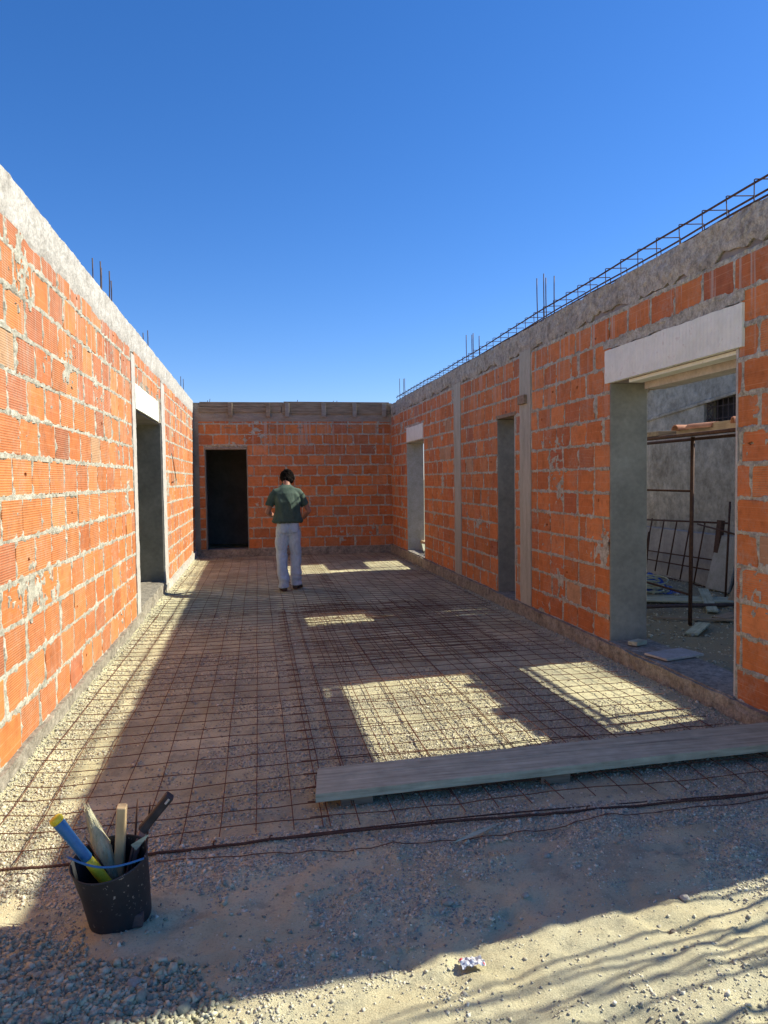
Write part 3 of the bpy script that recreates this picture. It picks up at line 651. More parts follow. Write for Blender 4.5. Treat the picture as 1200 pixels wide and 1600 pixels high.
for x, y in ((.37, 3.52), (1.42, 3.56)):
    child_at(bevel(MB().box((x, y, .005), (x+.16, y+.12, .056)).build('bearer', M['dark_wood'], P_), .003), P_)
mb = MB(); mb.loft([[(.80,3.03,.018),(.805,3.035,.022),(.80,3.04,.018)],[(.93,3.08,.020),(.93,3.105,.026),(.92,3.10,.018)],[(1.07,3.165,.022),(1.08,3.17,.024),(1.07,3.172,.020)]])
tag(mb.build('wood_sliver', M['plank']), 'thin pale wood sliver on the ground in front of the rusty bars', 'wood scrap')

# ------------------------------------------------------------------ crumpled wrapper
def paper_mat():
    mt, nt, b = new_mat('wrapper', .5, .4); n = tex(nt, scale=14, detail=2, rough=.4)
    c = ramp(nt, n.outputs[0], [(.42, (.60,.60,.58)), (.44, (.42,.45,.50)), (.56, (.62,.61,.60)), (.575, (.62,.07,.08)), (.63, (.62,.07,.08)), (.64, (.75,.74,.73))])
    c.node.color_ramp.interpolation = 'CONSTANT'; nt.links.new(c, b.inputs['Base Color']); return mt
M['paper'] = paper_mat()
gx, gy = np.meshgrid(np.linspace(-.045, .045, 22), np.linspace(-.036, .036, 18))
hz = .024*np.abs(fbm(gx*38, gy*38, 5, 2)-.5)*2+.010*vnoise(gx*110, gy*110, 6)+.010
sx_ = gx*(1-.25*vnoise(gx*30, gy*30, 8)); Pw = np.stack([.668+sx_, 2.288+gy*(1-.3*vnoise(gx*25, gy*28, 9)), hz+.002], -1)
Pw[..., 2] += gh(Pw[..., 0], Pw[..., 1])
o = MB().grid(Pw).build('wrapper', M['paper']); md = o.modifiers.new('s', 'SOLIDIFY'); md.thickness = .0008
tag(o, 'crumpled white and red wrapper on the sand', 'litter')

# ------------------------------------------------------------------ bucket and tools
def bucket_mat():
    mt, nt, b = new_mat('black_rubber', .55, .4); n = tex(nt, scale=62, detail=3, rough=.6); n1 = tex(nt, scale=4, detail=4)
    c = ramp(nt, n1.outputs[0], [(.3, (.016,.018,.020)), (.7, (.034,.036,.038))])
    n5 = tex(nt, scale=5.5, detail=3)
    sp = math_(nt, 'MULTIPLY', ramp(nt, n.outputs[0], [(.635, 0.), (.67, 1.)]), ramp(nt, n5.outputs[0], [(.44, .0), (.62, 1.)])); c = mix(nt, sp, c, (.36,.34,.28))
    nt.links.new(c, b.inputs['Base Color']); bump(nt, b, [(n1.outputs[0], .3, .01), (n.outputs[0], .2, .002)]); return mt
M['rubber'] = bucket_mat()
def ring(cx, cy, z, r_, n=48, wob=0, tilt=0):
    a = np.arange(n)*2*math.pi/n; rr = r_*(1+wob*np.sin(2*a+.6)+wob*.4*np.sin(3*a))
    x = rr*np.cos(a); y = rr*np.sin(a); return np.c_[cx+x, cy+y, z+tilt*x]
BK = empty('bucket', (-.535, 2.79, 0), 'black rubber builder\'s bucket spattered with cement and filled with tools', 'bucket')
zb = float(gh(-.535, 2.79))-.004
prof = [(.0, .0, .100), (.004, 0, .109), (.02, 0, .111), (.14, 0, .119), (.262, .004, .128), (.272, .004, .131), (.274, .004, .128), (.270, .004, .125), (.14, 0, .115), (.02, 0, .106), (.016, 0, .02)]
mb = MB(); mb.loft([ring(-.532, 2.80-w*4, zb+z, r_, wob=.035*min(1, z/.27), tilt=-.03*min(1, z/.27)) for z, w, r_ in prof])
Rb = np.array(Matrix.Rotation(R(11), 3, 'X') @ Matrix.Rotation(R(-5), 3, 'Y')); pv = np.array((-.535, 2.79, zb))
_v = (np.concatenate(mb.v)-pv) @ Rb.T+pv; mb.v = [_v]
child_at(mb.build('shell', M['rubber'], BK, smooth=True), BK)
M['blue'] = simple('blue_plastic', (.02,.13,.32), (.035,.19,.42), scale=20, rough=.45, spec=.4, bs=60, bst=.15)
M['yellow'] = simple('yellow_plastic', (.62,.50,.02), (.78,.64,.04), scale=20, rough=.4, spec=.4, bs=60, bst=.1)
M['black_plastic'] = simple('dark_plastic', (.025,.022,.022), (.06,.05,.05), scale=20, rough=.6, bs=60, bst=.3)
M['straw'] = simple('straw', (.46,.45,.26), (.70,.67,.46), scale=12, bs=40, bst=1., bd=.01, stretch=(6,6,1))
a = np.linspace(0, 1, 24); hp = np.c_[-.690+.262*a, 2.70-.045*np.sin(a*math.pi)-.01*a, zb+.300-.012*np.sin(a*math.pi)-.028*a]
child_at(MB().tube(hp, .004, 8).build('handle', M['blue'], BK, smooth=True), BK)
def axis_ring(p, d, r_, n=16, sq=0, asp=1):
    d = Vector(d).normalized(); u = d.cross(Vector((0, 1, 0))).normalized(); w = d.cross(u); out = []
    for k in range(n):
        t = k*2*math.pi/n; c_, s_ = math.cos(t), math.sin(t)
        if sq: mm = (abs(c_)**sq+abs(s_)**sq)**(-1/sq); c_ *= mm; s_ *= mm
        q = Vector(p)+u*c_*r_*asp+w*s_*r_; out.append(tuple(q))
    return out
def stick(mb, a_, b_, prof, n=16, sq=0, asp=1):
    A = Vector(a_); B = Vector(b_); mb.loft([axis_ring(A+(B-A)*t, B-A, r_, n, sq, asp) for t, r_ in prof]); return mb
HM = empty('hammer', (-.50, 2.70, .04), 'hammer standing head down in the bucket with blue grip and yellow shaft', 'hammer')
top = (-.727, 2.70, .425); low = (-.50, 2.735, .055)
child_at(stick(MB(), top, low, [(0,.020),(.015,.0235),(.04,.0235),(.05,.021)]).build('end_cap', M['yellow'], HM, smooth=True), HM)
child_at(stick(MB(), top, low, [(.045,.020),(.06,.0215),(.18,.0195),(.30,.0185),(.44,.0195),(.455,.017)]).build('grip', M['blue'], HM, smooth=True), HM)
child_at(stick(MB(), top, low, [(.45,.0165),(.5,.0185),(.6,.0195),(.9,.0175),(1,.016)]).build('shaft', M['yellow'], HM, smooth=True), HM)
child_at(bevel(MB().box((-.56,2.70,zb+.012),(-.44,2.755,zb+.06)).build('head', M['steel_dark'], HM), .006), HM)
mb = stick(MB(), (-.518, 2.80, .405), (-.548, 2.83, .03), [(0,.019),(.01,.021),(.5,.021),(1,.021)], 24, 7, .85)
tag(bevel(mb.build('wooden_stake', M['wood_fresh']), .002), 'square pale wooden stake upright in the middle of the bucket', 'stake')
mb = stick(MB(), (-.648, 2.83, .395), (-.545, 2.80, .10), [(0,.004),(.03,.010),(.15,.016),(.28,.021),(.42,.030),(.55,.032),(.72,.026),(1,.018)], 20)
BR = empty('straw_brush', (-.56, 2.80, .1), 'pale straw hand brush with its bristles up beside the hammer', 'brush')
br = mb.build('bristle_bundle', M['straw'], BR, smooth=True); child_at(br, BR)
mb = MB()
for k in range(70):
    t = random.random(); an = random.random()*6.28; A = Vector((-.648,2.83,.395)).lerp(Vector((-.545,2.80,.10)), t*.6+.05); rr_ = .006+.03*min(1, t*1.2)
    q = Vector((math.cos(an)*rr_, math.sin(an)*rr_, 0)); d = Vector((-.103,.03,.295)).normalized()*random.uniform(.03, .06)
    mb.tube([A+q*.8, A+q*1.05+d*.5, A+q*.8+d], .0008, 4)
child_at(mb.build('bristle', M['straw'], BR), BR)
KN = empty('hand_saw', (-.5, 2.84, .1), 'dark handled saw leaning to the right out of the bucket with a square slotted end', 'saw')
child_at(stick(MB(), (-.352,2.86,.405), (-.455,2.85,.285), [(0,.021),(.03,.024),(.35,.022),(.7,.021),(1,.024)], 20, 6, .75).build('handle', M['black_plastic'], KN, smooth=False), KN)
child_at(stick(MB(), (-.3535,2.838,.400), (-.368,2.838,.383), [(0,.007),(1,.007)], 12, 6, .6).build('slot_plate', M['block_white'], KN), KN)
M['pink'] = simple('faded_red_wood', (.24,.13,.11), (.36,.21,.18), scale=20)
child_at(stick(MB(), (-.450,2.85,.291), (-.535,2.84,.06), [(0,.020),(.2,.024),(.5,.022),(1,.015)], 20, 5, .6).build('blade', M['pink'], KN), KN)
TR = empty('pointing_trowel', (-.47, 2.80, .1), 'small worn metal trowel tip poking up in front of the saw', 'trowel')
mb = MB(); mb.loft([[(-.425,2.79,.293),(-.423,2.79,.291),(-.425,2.792,.290)],[(-.452,2.785,.282),(-.444,2.785,.268),(-.448,2.789,.268)],[(-.488,2.785,.262),(-.468,2.785,.240),(-.476,2.789,.238)]])
child_at(mb.build('blade', M['plank'], TR), TR); child_at(stick(MB(), (-.48,2.79,.25), (-.53,2.80,.05), [(0,.006),(1,.008)], 8).build('tang', M['steel_dark'], TR), TR)
for x0, y0, z0, x1, z1, lb in ((-.552,2.88,.375,-.52,.1,'rusty spike leaning left of the wooden stake in the bucket'), (-.478,2.90,.385,-.49,.1,'thin rusty spike upright between the stake and the saw'),
        (-.432,2.90,.37,-.45,.1,'rusty spike nearest the saw handle in the bucket'), (-.64,2.76,.318,-.54,.08,'rusty rod crossing behind the yellow hammer shaft')):
    tag(stick(MB(), (x0,y0,z0), (x1,2.80,z1), [(0,.0012),(.1,.0035),(1,.0045)], 8).build('spike', M['steel']), lb, 'spike')

# ------------------------------------------------------------------ yard behind the right wall
def stucco():
    mt, nt, b = new_mat('rough_stucco', .95, .1); n = tex(nt, scale=2.2, detail=8, rough=.7); c = ramp(nt, n.outputs[0], [(.3, (0.336,0.297,0.227)), (.5, (0.538,0.484,0.378)), (.7, (0.717,0.654,0.529))])
    n2 = tex(nt, scale=7, detail=7, rough=.75); c = mix(nt, .7, c, ramp(nt, n2.outputs[0], [(.35, .45), (.62, 1.1)]), 'MULTIPLY')
    nt.links.new(c, b.inputs['Base Color']); bump(nt, b, [(n2.outputs[0], 1., .05), (n.outputs[0], .6, .08)]); return mt
M['stucco'] = stucco()
NB = empty('neighbour_house', (7, 9, 0), 'neighbouring house side with rough grey render and a small barred window', 'house')
XN = 7.0
mb = MB()
def nb(y0, y1, z0, z1a, z1b, x0=XN, x1=XN+.4):
    v = [(x0,y0,z0),(x1,y0,z0),(x1,y1,z0),(x0,y1,z0),(x0,y0,z1a),(x1,y0,z1a),(x1,y1,z1b),(x0,y1,z1b)]
    mb.add(v, [(0,3,2,1),(4,5,6,7),(0,1,5,4),(1,2,6,5),(2,3,7,6),(3,0,4,7)])
nb(3.0, 9.45, -.2, 3.31, 3.31); nb(9.45, 10.70, -.2, 2.40, 2.40); nb(9.45, 10.70, 2.79, 3.31, 3.31); nb(10.70, 12.05, -.2, 3.31, 3.24); nb(12.05, 13.4, -.2, 3.24, 2.70)
child_at(mb.build('wall', M['stucco'], NB), NB)
mb = MB(); mb.loft([[(XN-.035,y,z),(XN+.001,y,z+.02),(XN+.001,y,z-.045),(XN-.03,y,z-.04)] for y, z in ((9.2,2.885),(12.4,2.62),(13.4,2.54))])
child_at(mb.build('ledge', M['stucco'], NB), NB)
W_ = MB().box((XN+.22,9.40,2.36),(XN+.24,10.74,2.82)).build('window', M['black_plastic'], NB); child_at(W_, NB)
mb = MB()
for y in np.arange(9.5, 10.7, .13): mb.tube([(XN+.05,y,2.40),(XN+.05,y,2.79)], .009, 6)
for z in (2.47, 2.66): mb.tube([(XN+.055,9.45,z),(XN+.055,10.70,z)], .008, 6)
sc_ = mb.build('grille', M['steel_dark'], NB); child_at(sc_, NB)
t = np.linspace(0, 4.5*math.pi, 40); child_at(MB().tube(np.c_[t*0+XN+.02, 10.58+.05*np.cos(t), 2.43+.34*t/t[-1]], .007, 6).build('scrollwork', M['steel_dark'], NB), NB)
mb = MB(); mb.loft([[(XN-.10,y,z+.005),(XN+.5,y,z+.01),(XN+.5,y,z+.06),(XN-.10,y,z+.055)] for y, z in ((3,3.311),(10.7,3.311),(12.05,3.242),(13.45,2.68))])
child_at(mb.build('roof_edge', M['stucco'], NB), NB)
LP = MB().box((6.42,7.2,-.1),(6.56,12.5,.74)); o = LP.build('low_wall', simple('pale_low_wall', (.36,.34,.32), (.50,.47,.44), scale=3, bs=25, bst=.4)); tag(o, 'low pale rendered wall in the yard behind the rusty frame', 'wall', kind='thing')
for yb, w, lb in ((8.15, .55, 'pale sheet leaning on the low wall nearest the doorway jamb'), (8.85, .5, 'pale sheet leaning on the low wall behind the thick rusty rail')):
    o = MB().box((6.16,yb,.02),(6.19,yb+w,.78), rot=rotm('Y', R(14)), piv=(6.16,yb,.02)).build('panel', M['block_white']); tag(o, lb, 'panel')
# scaffold trestle and what lies on it
SC = empty('scaffold_trestle', (4.4, 6.6, 0), 'rusty tubular trestle standing in the yard beyond the big opening', 'scaffold')
def tb(pts, r_, nm, par, mat='steel'): o = MB().tube(pts, r_, 8).build(nm, M[mat], par, smooth=True); return child_at(o, par)
yA, yB_ = 7.10, 9.0
tb([(4.50,yA,0),(4.52,yA,2.0)], .021, 'post', SC); tb([(4.15,yA+.9,0),(4.15,yA+.9,2.0)], .021, 'post', SC)
tb([(4.60,yB_,0),(4.60,yB_,2.0)], .021, 'post', SC); tb([(4.1,4.75,0),(4.1,4.75,2.0)], .021, 'post', SC); tb([(4.6,4.7,0),(4.6,4.7,2.0)], .021, 'post', SC)
for z in (.33, 1.43): tb([(4.50,yA,z),(4.60,yB_,z)], .012, 'cross_tube', SC)
tb([(4.08,4.6,1.985),(4.08,9.3,1.985)], .018, 'rail', SC); tb([(4.62,4.6,1.985),(4.62,9.3,1.985)], .018, 'rail', SC)
o = bevel(MB().box((4.24,4.25,2.006),(4.31,6.95,2.095), jit=.004).build('timber_beam', M['wood_beam']), .004); tag(o, 'yellow timber beam on the trestle, lit along its near face', 'timber')
o = bevel(MB().box((4.32,4.45,2.006),(4.60,7.3,2.045), jit=.006).build('scaffold_board', M['plank']), .003); tag(o, 'wide grey board flat on the trestle beside the yellow timber', 'board')
o = bevel(MB().box((4.08,7.02,2.006),(4.52,9.3,2.06), jit=.008).build('scaffold_board', M['dark_wood']), .003); tag(o, 'dark mortar-crusted board on the far half of the trestle', 'board')
M['tile'] = simple('clay_tile', (.42,.17,.09), (.62,.33,.20), scale=9)
def tile(x, y, z, a, b, L, lb, tilt=0):
    mb = MB(); n = 10; rg = []
    for s_ in (0, 1):
        pts = []
        for k in range(n+1):
            t = math.pi*k/n; pts.append((.085*math.cos(t), 0, .055*math.sin(t)))
        for k in range(n, -1, -1):
            t = math.pi*k/n; pts.append((.073*math.cos(t), 0, .043*math.sin(t)))
        rg.append([(p[0]*(1-.15*s_), s_*L, p[2]) for p in pts])
    mb.loft(rg); o = mb.build('roof_tile', M['tile']); o.location = (x, y, z); o.rotation_euler = (tilt, b, a); tag(o, lb, 'roof tile', 'roof tiles lying on the trestle boards')
for k, (x, y, a, L, lb) in enumerate([(4.42,5.45,.5,.34,'curved clay tile on the trestle board nearest the opening jamb'),(4.40,5.7,1.2,.34,'curved clay tile lying askew halfway along the near trestle board'),(4.30,6.35,.2,.34,'clay tile on the trestle straight behind the dark end of the timber'),(4.36,6.8,1.5,.22,'broken pale tile piece at the joint of the two trestle boards'),(4.2,8.0,.1,.4,'long tile on the dark far board of the trestle'),(4.3,8.8,.3,.3,'half tile at the far end of the trestle')]):
    tile(x, y, 2.05 if y < 7 else 2.064, a, 0, L, lb)
# added unseen panel: blocks the lower sun through the narrow opening
FP = empty('sun_block_panel', (3.85, 9.2, 0), 'added unseen board panel blocking the sun outside the narrow opening', 'panel')
mb = MB()
for k in range(5): mb.box((3.84,8.3+k*.31,0),(3.87,8.3+k*.31+.295,2.13-.03*(k % 2)))
child_at(mb.build('boards', M['dark_wood'], FP), FP)
mb = MB(); mb.box((3.872,8.3,.4),(3.93,9.84,.48)); mb.box((3.872,8.3,1.5),(3.93,9.84,1.58)); child_at(mb.build('batten', M['dark_wood'], FP), FP)
ST = empty('blocker_stand', (4.4, 15, 0), 'added timber stand carrying a sun-blocking panel outside the farthest right opening', 'blocker_stand')  # added stand, mostly hidden: only holds up the sun-blocking panel
mb = MB(); mb.box((4.3,13.7,1.90),(4.42,16.3,1.98)); child_at(mb.build('beam', M['dark_wood'], ST), ST)
for y in (13.9, 16.1):
    for dx in (-.35, .35): child_at(MB().tube([(4.36+dx,y,0),(4.36,y,1.92)], .03, 6).build('leg', M['dark_wood'], ST), ST)
o = MB().box((4.34,13.75,1.985),(4.37,16.25,2.50)).build('sun_block_panel', M['dark_wood']); tag(o, 'added panel on edge on its stand, blocking sun at the farthest right opening', 'panel')  # added panel: splits the far patch of sun on the floor
o = bevel(MB().box((4.22,5.0,2.098),(4.34,5.24,2.22), jit=.006).build('block', M['brick_piece'] if 'brick_piece' in M else M['core']), .004); tag(o, 'added block on the yellow timber of the trestle, notching the floor shadow', 'block')  # added block: puts a notch in the shadow between the sun patches
for i, (x0, y0, z0, x1, y1, z1, w, mt, lb) in enumerate([(5.6,8.0,.02,6.3,8.2,1.15,.10,'dark_wood','dark board leaning upright beside the narrow angle frame'),(5.1,7.6,.03,5.7,8.7,.10,.12,'plank','grey plank end lying in front of the leaning panels'),(4.9,7.2,.03,5.6,7.5,.05,.16,'dark_wood','dark offcut flat on the soil right of the pipe'),(4.2,6.6,.02,4.6,7.0,.03,.12,'plank','small grey offcut on the soil near the sill')]):
    A = Vector((x0,y0,z0)); B = Vector((x1,y1,z1)); L = (B-A).length; o = bevel(MB().box((0,-w/2,0),(L,w/2,.022)).build('board', M[mt]), .002)
    o.location = A; o.rotation_euler = (B-A).to_track_quat('X', 'Z').to_euler(); tag(o, lb, 'board')
# rusty frame
FR = empty('rusty_frame', (6.1, 9.4, 0), 'rusty steel gate frame with upright bars leaning on the low wall', 'frame')
def fp(y, z): return (6.38-.10*(1-z/.95), y, z)
tb([fp(9.15,.93), fp(11.6,.86)], .014, 'top_rail', FR); tb([fp(9.2,.40), fp(11.6,.36)], .010, 'middle_rail', FR); tb([fp(9.2,.25), fp(11.6,.22)], .010, 'middle_rail', FR); tb([fp(9.3,.0), fp(11.6,.0)], .010, 'bottom_rail', FR)
child_at(MB().box((6.22,9.26,0),(6.28,9.36,.97), rot=rotm('Y', R(7)), piv=(6.25,9.3,0)).build('end_post', M['steel'], FR), FR)
for k, y in enumerate(np.arange(9.75, 11.5, .36)): tb([fp(y+.07,.0+.02*k), fp(y-.05,.9)], .011, 'upright', FR)
FR2 = empty('rusty_frame', (6.0, 8.6, 0), 'narrow rusty angle frame leaning just past the near doorway jamb', 'frame')
tb([(5.95,8.30,0),(6.0,8.38,1.02)], .016, 'upright', FR2); tb([(5.95,8.60,0),(6.02,8.62,1.25)], .014, 'upright', FR2); tb([(5.99,8.30,.82),(6.0,9.3,.92)], .012, 'cross_bar', FR2)
# tarp, hose, boards, pipe
gx, gy = np.meshgrid(np.linspace(5.0, 5.8, 40), np.linspace(9.3, 10.9, 60)); e = np.clip(1-((gx-5.4)/.4)**2-((gy-10.1)/.8)**2, 0, 1)
zz = gh(gx, gy)+.30*np.sqrt(e)*(.55+.8*np.abs(fbm(gx*6, gy*6, 77, 4)-.5)*2)+.003
M['tarp'] = simple('blue_tarp', (.02,.07,.30), (.04,.13,.42), scale=4, rough=.5, bs=20, bst=.5, bd=.02)
tag(MB().grid(np.stack([gx, gy, zz], -1)).build('tarpaulin', M['tarp'], smooth=True), 'crumpled blue tarpaulin heaped in the yard', 'tarpaulin')
t = np.linspace(0, 16*math.pi, 500); rr_ = .26+.07*np.sin(t*.37)
tag(MB().tube(np.c_[5.05+rr_*np.cos(t)*1.05+.06*np.sin(t*.21), 9.15+rr_*np.sin(t)*1.2+.08*np.cos(t*.17), .04+.012*t/3+.02*np.sin(t*1.7)], .012, 6).build('hose', M['plank'], smooth=True), 'tangled grey hose coil on the ground in front of the blue tarpaulin', 'hose')
for i, (x0, y0, x1, y1, w, z, lb) in enumerate([(4.7,8.9,5.9,8.1,.30,.06,'wide grey board lying slantwise behind the trestle post'),(4.6,8.5,5.7,7.9,.14,.10,'narrow board resting on the wide slanting board'),(3.7,8.3,4.5,8.7,.35,.04,'short grey sheet beside the far jamb of the big opening'),(4.3,7.5,5.4,6.9,.05,.05,'thin dark lath on the yard soil nearest the opening')]):
    L = math.hypot(x1-x0, y1-y0); an = math.atan2(y1-y0, x1-x0)
    o = bevel(MB().box((0,-w/2,0),(L,w/2,.022)).build('board', M['plank'] if i != 3 else M['dark_wood']), .002); o.location = (x0, y0, float(gh(x0, y0))+z-.02); o.rotation_euler = (0, -.02, an); tag(o, lb, 'board')
tag(MB().tube([(4.0,7.95,.06),(4.8,7.85,.075),(5.7,7.75,.07)], .022, 8).build('pipe', M['steel_dark'], smooth=True), 'dark pipe lying across the yard soil beyond the sill', 'pipe')
for k, y in enumerate((10.3, 10.45, 10.62)):
    tag(MB().tube([(5.75,y,0.02),(5.8,y+.05,.4),(5.85,y+.02,.74),(5.82,y-.06,.76),(5.78,y-.08,.5),(5.76,y-.05,.15)], .012, 6).build('bent_rod', M['steel'], smooth=True), ['bent rusty rod hooked upright left of two others by the rusty frame','middle bent rusty rod by the rusty frame','rightmost... '][k] if k < 2 else 'bent rusty rod standing farthest in behind its two neighbours', 'rod', 'bent rods by the rusty frame')
# things on the sill, debris at the far opening
o = bevel(MB().box((0,0,0),(.15,.09,.035), jit=.004).build('wood_block', M['plank']), .004); o.location = (3.17, 5.78, .142); o.rotation_euler = (0, .03, .5); tag(o, 'small grey block lying on the sill by the rendered jamb', 'block')
o = bevel(MB().box((0,0,0),(.40,.24,.018)).build('cement_board', M['block_white']), .003); o.location = (3.13, 5.25, .145); o.rotation_euler = (0, .0, .25); tag(o, 'thin cracked cement sheet lying on the sill of the big opening', 'sheet')
rr = random.Random(4)
for k, (x, y, L, a, mt, lb) in enumerate([(3.15,13.5,.6,1.1,'wood_fresh','pale board end on the sill of the farthest right opening'),(3.2,13.9,.7,1.4,'plank','grey board crossing the sill of the farthest right opening'),(3.25,14.2,.5,.9,'wood_fresh','short pale lath on the farthest right sill'),(3.12,13.35,.3,.3,'block_white','white slab scrap on the farthest right sill'),(3.18,8.62,.32,.9,'wood_fresh','short wood offcut on the sill of the narrow opening')]):
    o = bevel(MB().box((0,-.05,0),(L,.05,.03)).build('board' if k != 3 else 'slab_scrap', M[mt]), .003); o.location = (x, y, .16+.012*k if k < 4 else .135); o.rotation_euler = (0, rr.uniform(-.12, 0), a); tag(o, lb, 'scrap')

for k, (x, y, L, a, z, mt, lb) in enumerate([(3.42,13.9,.5,.7,.20,'block_white','pale rubble slab heaped outside the farthest right opening'),(3.5,14.3,.55,1.9,.26,'wood_fresh','pale plank end lying on the rubble outside the farthest right opening'),(3.36,13.55,.35,1.2,.19,'block_white','white rubble piece nearest the near jamb of the farthest right opening')]):
    o = bevel(MB().box((0,-.08,0),(L,.08,.06), jit=.01).build('rubble_piece' if k != 1 else 'board', M[mt]), .004); o.location = (x, y, z-.06); o.rotation_euler = (.1*k, -.15, a); tag(o, lb, 'rubble')
# bare canes beside the plot: their thin shadows streak the sand
CN = empty('bare_shrub', (3.5, 2.4, 0), 'leafless shrub with long arching canes just outside the right edge of the photo', 'shrub')
rc = random.Random(12)
for k in range(18):
    y0 = 2.18+k*.036+rc.uniform(-.04, .04); x0 = 3.35+rc.uniform(-.15, .4); hgt = rc.uniform(1.5, 3.1); bend = rc.uniform(-.35, .05); lean = rc.uniform(-.4, .1)
    p = [(x0+lean*s_**2, y0+bend*s_**2+.03*math.sin(s_*5+k), hgt*s_) for s_ in np.linspace(0, 1, 12)]
    o = MB().tube(p, np.linspace(.012, .006, 12), 6).build('cane', M['dark_wood'], CN, smooth=True); child_at(o, CN)

# ------------------------------------------------------------------ the man
def lring(c, rx, ry, n=20, ax=None, tw=0, sq=2.2):
    c = Vector(c); z = Vector(ax or (0, 0, 1)).normalized(); x = Vector((math.cos(tw), math.sin(tw), 0)); x = (x-z*x.dot(z)).normalized(); y = z.cross(x); out = []
    for k in range(n):
        t = 2*math.pi*k/n; a_, b_ = math.cos(t), math.sin(t); mm = (abs(a_)**sq+abs(b_)**sq)**(-1/sq)
        out.append(tuple(c+x*a_*mm*rx+y*b_*mm*ry))
    return out
def limb(mb, pts, rad, n=14, tw=0):
    pts = [Vector(p) for p in pts]; rg = []
    for i, p in enumerate(pts):
        a_ = (pts[min(i+1, len(pts)-1)]-pts[max(i-1, 0)]); r_ = rad[i]; r_ = r_ if isinstance(r_, tuple) else (r_, r_)
        rg.append(lring(p, r_[0], r_[1], n, a_, tw))
    mb.loft(rg)
def fuse(mb, name, mat, parent, vox=.011, folds=None, sm=6):
    o = mb.build(name, mat)
    md = o.modifiers.new('r', 'REMESH'); md.mode = 'VOXEL'; md.voxel_size = vox
    md2 = o.modifiers.new('s', 'SMOOTH'); md2.iterations = sm; md2.factor = .6
    dg = bpy.context.evaluated_depsgraph_get(); me = bpy.data.meshes.new_from_object(o.evaluated_get(dg)); o.modifiers.clear()
    o.data = me; me.name = name
    if not me.materials: me.materials.append(mat)
    if folds:
        n = len(me.vertices); co = np.empty(n*3); me.vertices.foreach_get('co', co); co = co.reshape(-1, 3); no = np.array([v.normal[:] for v in me.vertices])
        co += no*folds(co)[:, None]; me.vertices.foreach_set('co', co.ravel())
    me.polygons.foreach_set('use_smooth', [True]*len(me.polygons)); me.update(); o.parent = parent; return o
MAN = empty('person', (.435, 11.02, float(gh(.45, 11.0))+.012), 'man in green polo shirt and faded jeans, seen from behind with bowed head', 'person')
MAN.rotation_euler.z = .10; MAN.scale = (.94, 1.0, 1.03)
skin = simple('skin', (.36,.17,.105), (.46,.23,.15), scale=6, rough=.55, bs=80, bst=.1); M['shirt'] = simple('green_polo', (.05,.085,.062), (.095,.14,.105), scale=9, rough=.9, bs=90, bst=.2)
M['jeans'] = simple('faded_denim', (.42,.54,.66), (.66,.76,.84), scale=5, rough=.95, bs=120, bst=.2, stretch=(1,1,.6)); M['hair'] = simple('dark_hair', (.005,.004,.003), (.014,.010,.008), scale=30, rough=.95, spec=.05, bs=90, bst=.8, bd=.01)
M['shoe'] = simple('dusty_shoe', (.06,.045,.035), (.14,.11,.085), scale=12)
b = MB()
limb(b, [(0,.0,.92),(0,.0,1.02),(0,-.01,1.15),(0,.02,1.30),(0,.07,1.42),(0,.095,1.485),(0,.11,1.52)], [(.15,.11),(.15,.10),(.15,.10),(.17,.105),(.16,.09),(.09,.06),(.055,.05)], 20)
limb(b, [(0,.10,1.49),(.01,.135,1.56),(.02,.165,1.60)], [.062,.058,.06], 14)
hc = Vector((.035,.225,1.598)); hax = Vector((.10,.62,.78)).normalized()         # head bowed forwards and to the right
def HD(x, y, z):                                                                  # head frame: x right, y face, z crown
    zx = hax; xx = Vector((1,.1,0)); xx = (xx-zx*xx.dot(zx)).normalized(); yy = zx.cross(xx); return hc+xx*x+yy*y+zx*z
rg = []
for z, rx, ry, oy in ((-.125,.035,.045,.035),(-.105,.050,.068,.03),(-.07,.064,.085,.012),(-.03,.072,.093,.004),(.015,.076,.098,0),(.055,.074,.095,-.004),(.09,.060,.078,-.006),(.112,.034,.044,-.006),(.12,.01,.012,-.006)):
    rg.append([tuple(HD(rx*math.cos(a_), oy+ry*math.sin(a_), z)) for a_ in np.arange(18)*2*math.pi/18])
b.loft(rg)
b.loft([[tuple(HD(x, .095+d, z)) for x, z in ((-w,zz),(w,zz),(w,zz+.012),(-w,zz+.012))] for w, d, zz in ((.012,-.02,-.045),(.014,.022,-.04),(.008,.012,-.01),(.006,0,.02))])
for s_ in (-1, 1):
    b.loft([[tuple(HD(s_*(.070+dx), -.01+ry*math.cos(a_), -.02+rz*math.sin(a_))) for a_ in np.arange(10)*.6283] for dx, ry, rz in ((0,.014,.024),(.010,.018,.030),(.016,.015,.027))])
def arm(s_, sh, el, wr, hn):
    limb(b, [(s_*.10,.05,1.39), sh, tuple(Vector(sh).lerp(Vector(el), .5)), el, tuple(Vector(el).lerp(Vector(wr), .35)), wr], [.05,.050,.047,.042,.043,.028], 12)
    W = Vector(wr); D = (Vector(hn)-W).normalized(); S = D.cross(Vector((0,0,1))).normalized(); U = S.cross(D)
    limb(b, [W, W+D*.03, W+D*.075, W+D*.09], [(.026,.02),(.036,.017),(.042,.015),(.038,.012)], 12, 0)
    for k, (o_, L) in enumerate(((-.030,.058),(-.010,.068),(.011,.064),(.030,.050))):
        q = W+D*.08+S*o_; limb(b, [q, q+D*L*.5-U*.006, q+D*L*.8-U*.025, q+D*L*.85-U*.042], [.0085,.0085,.0078,.0068], 8)
    q = W+D*.025-S*s_*.030; limb(b, [q, q+D*.03-S*s_*.022-U*.01, q+D*.055-S*s_*.022-U*.03], [.011,.0095,.008], 8)
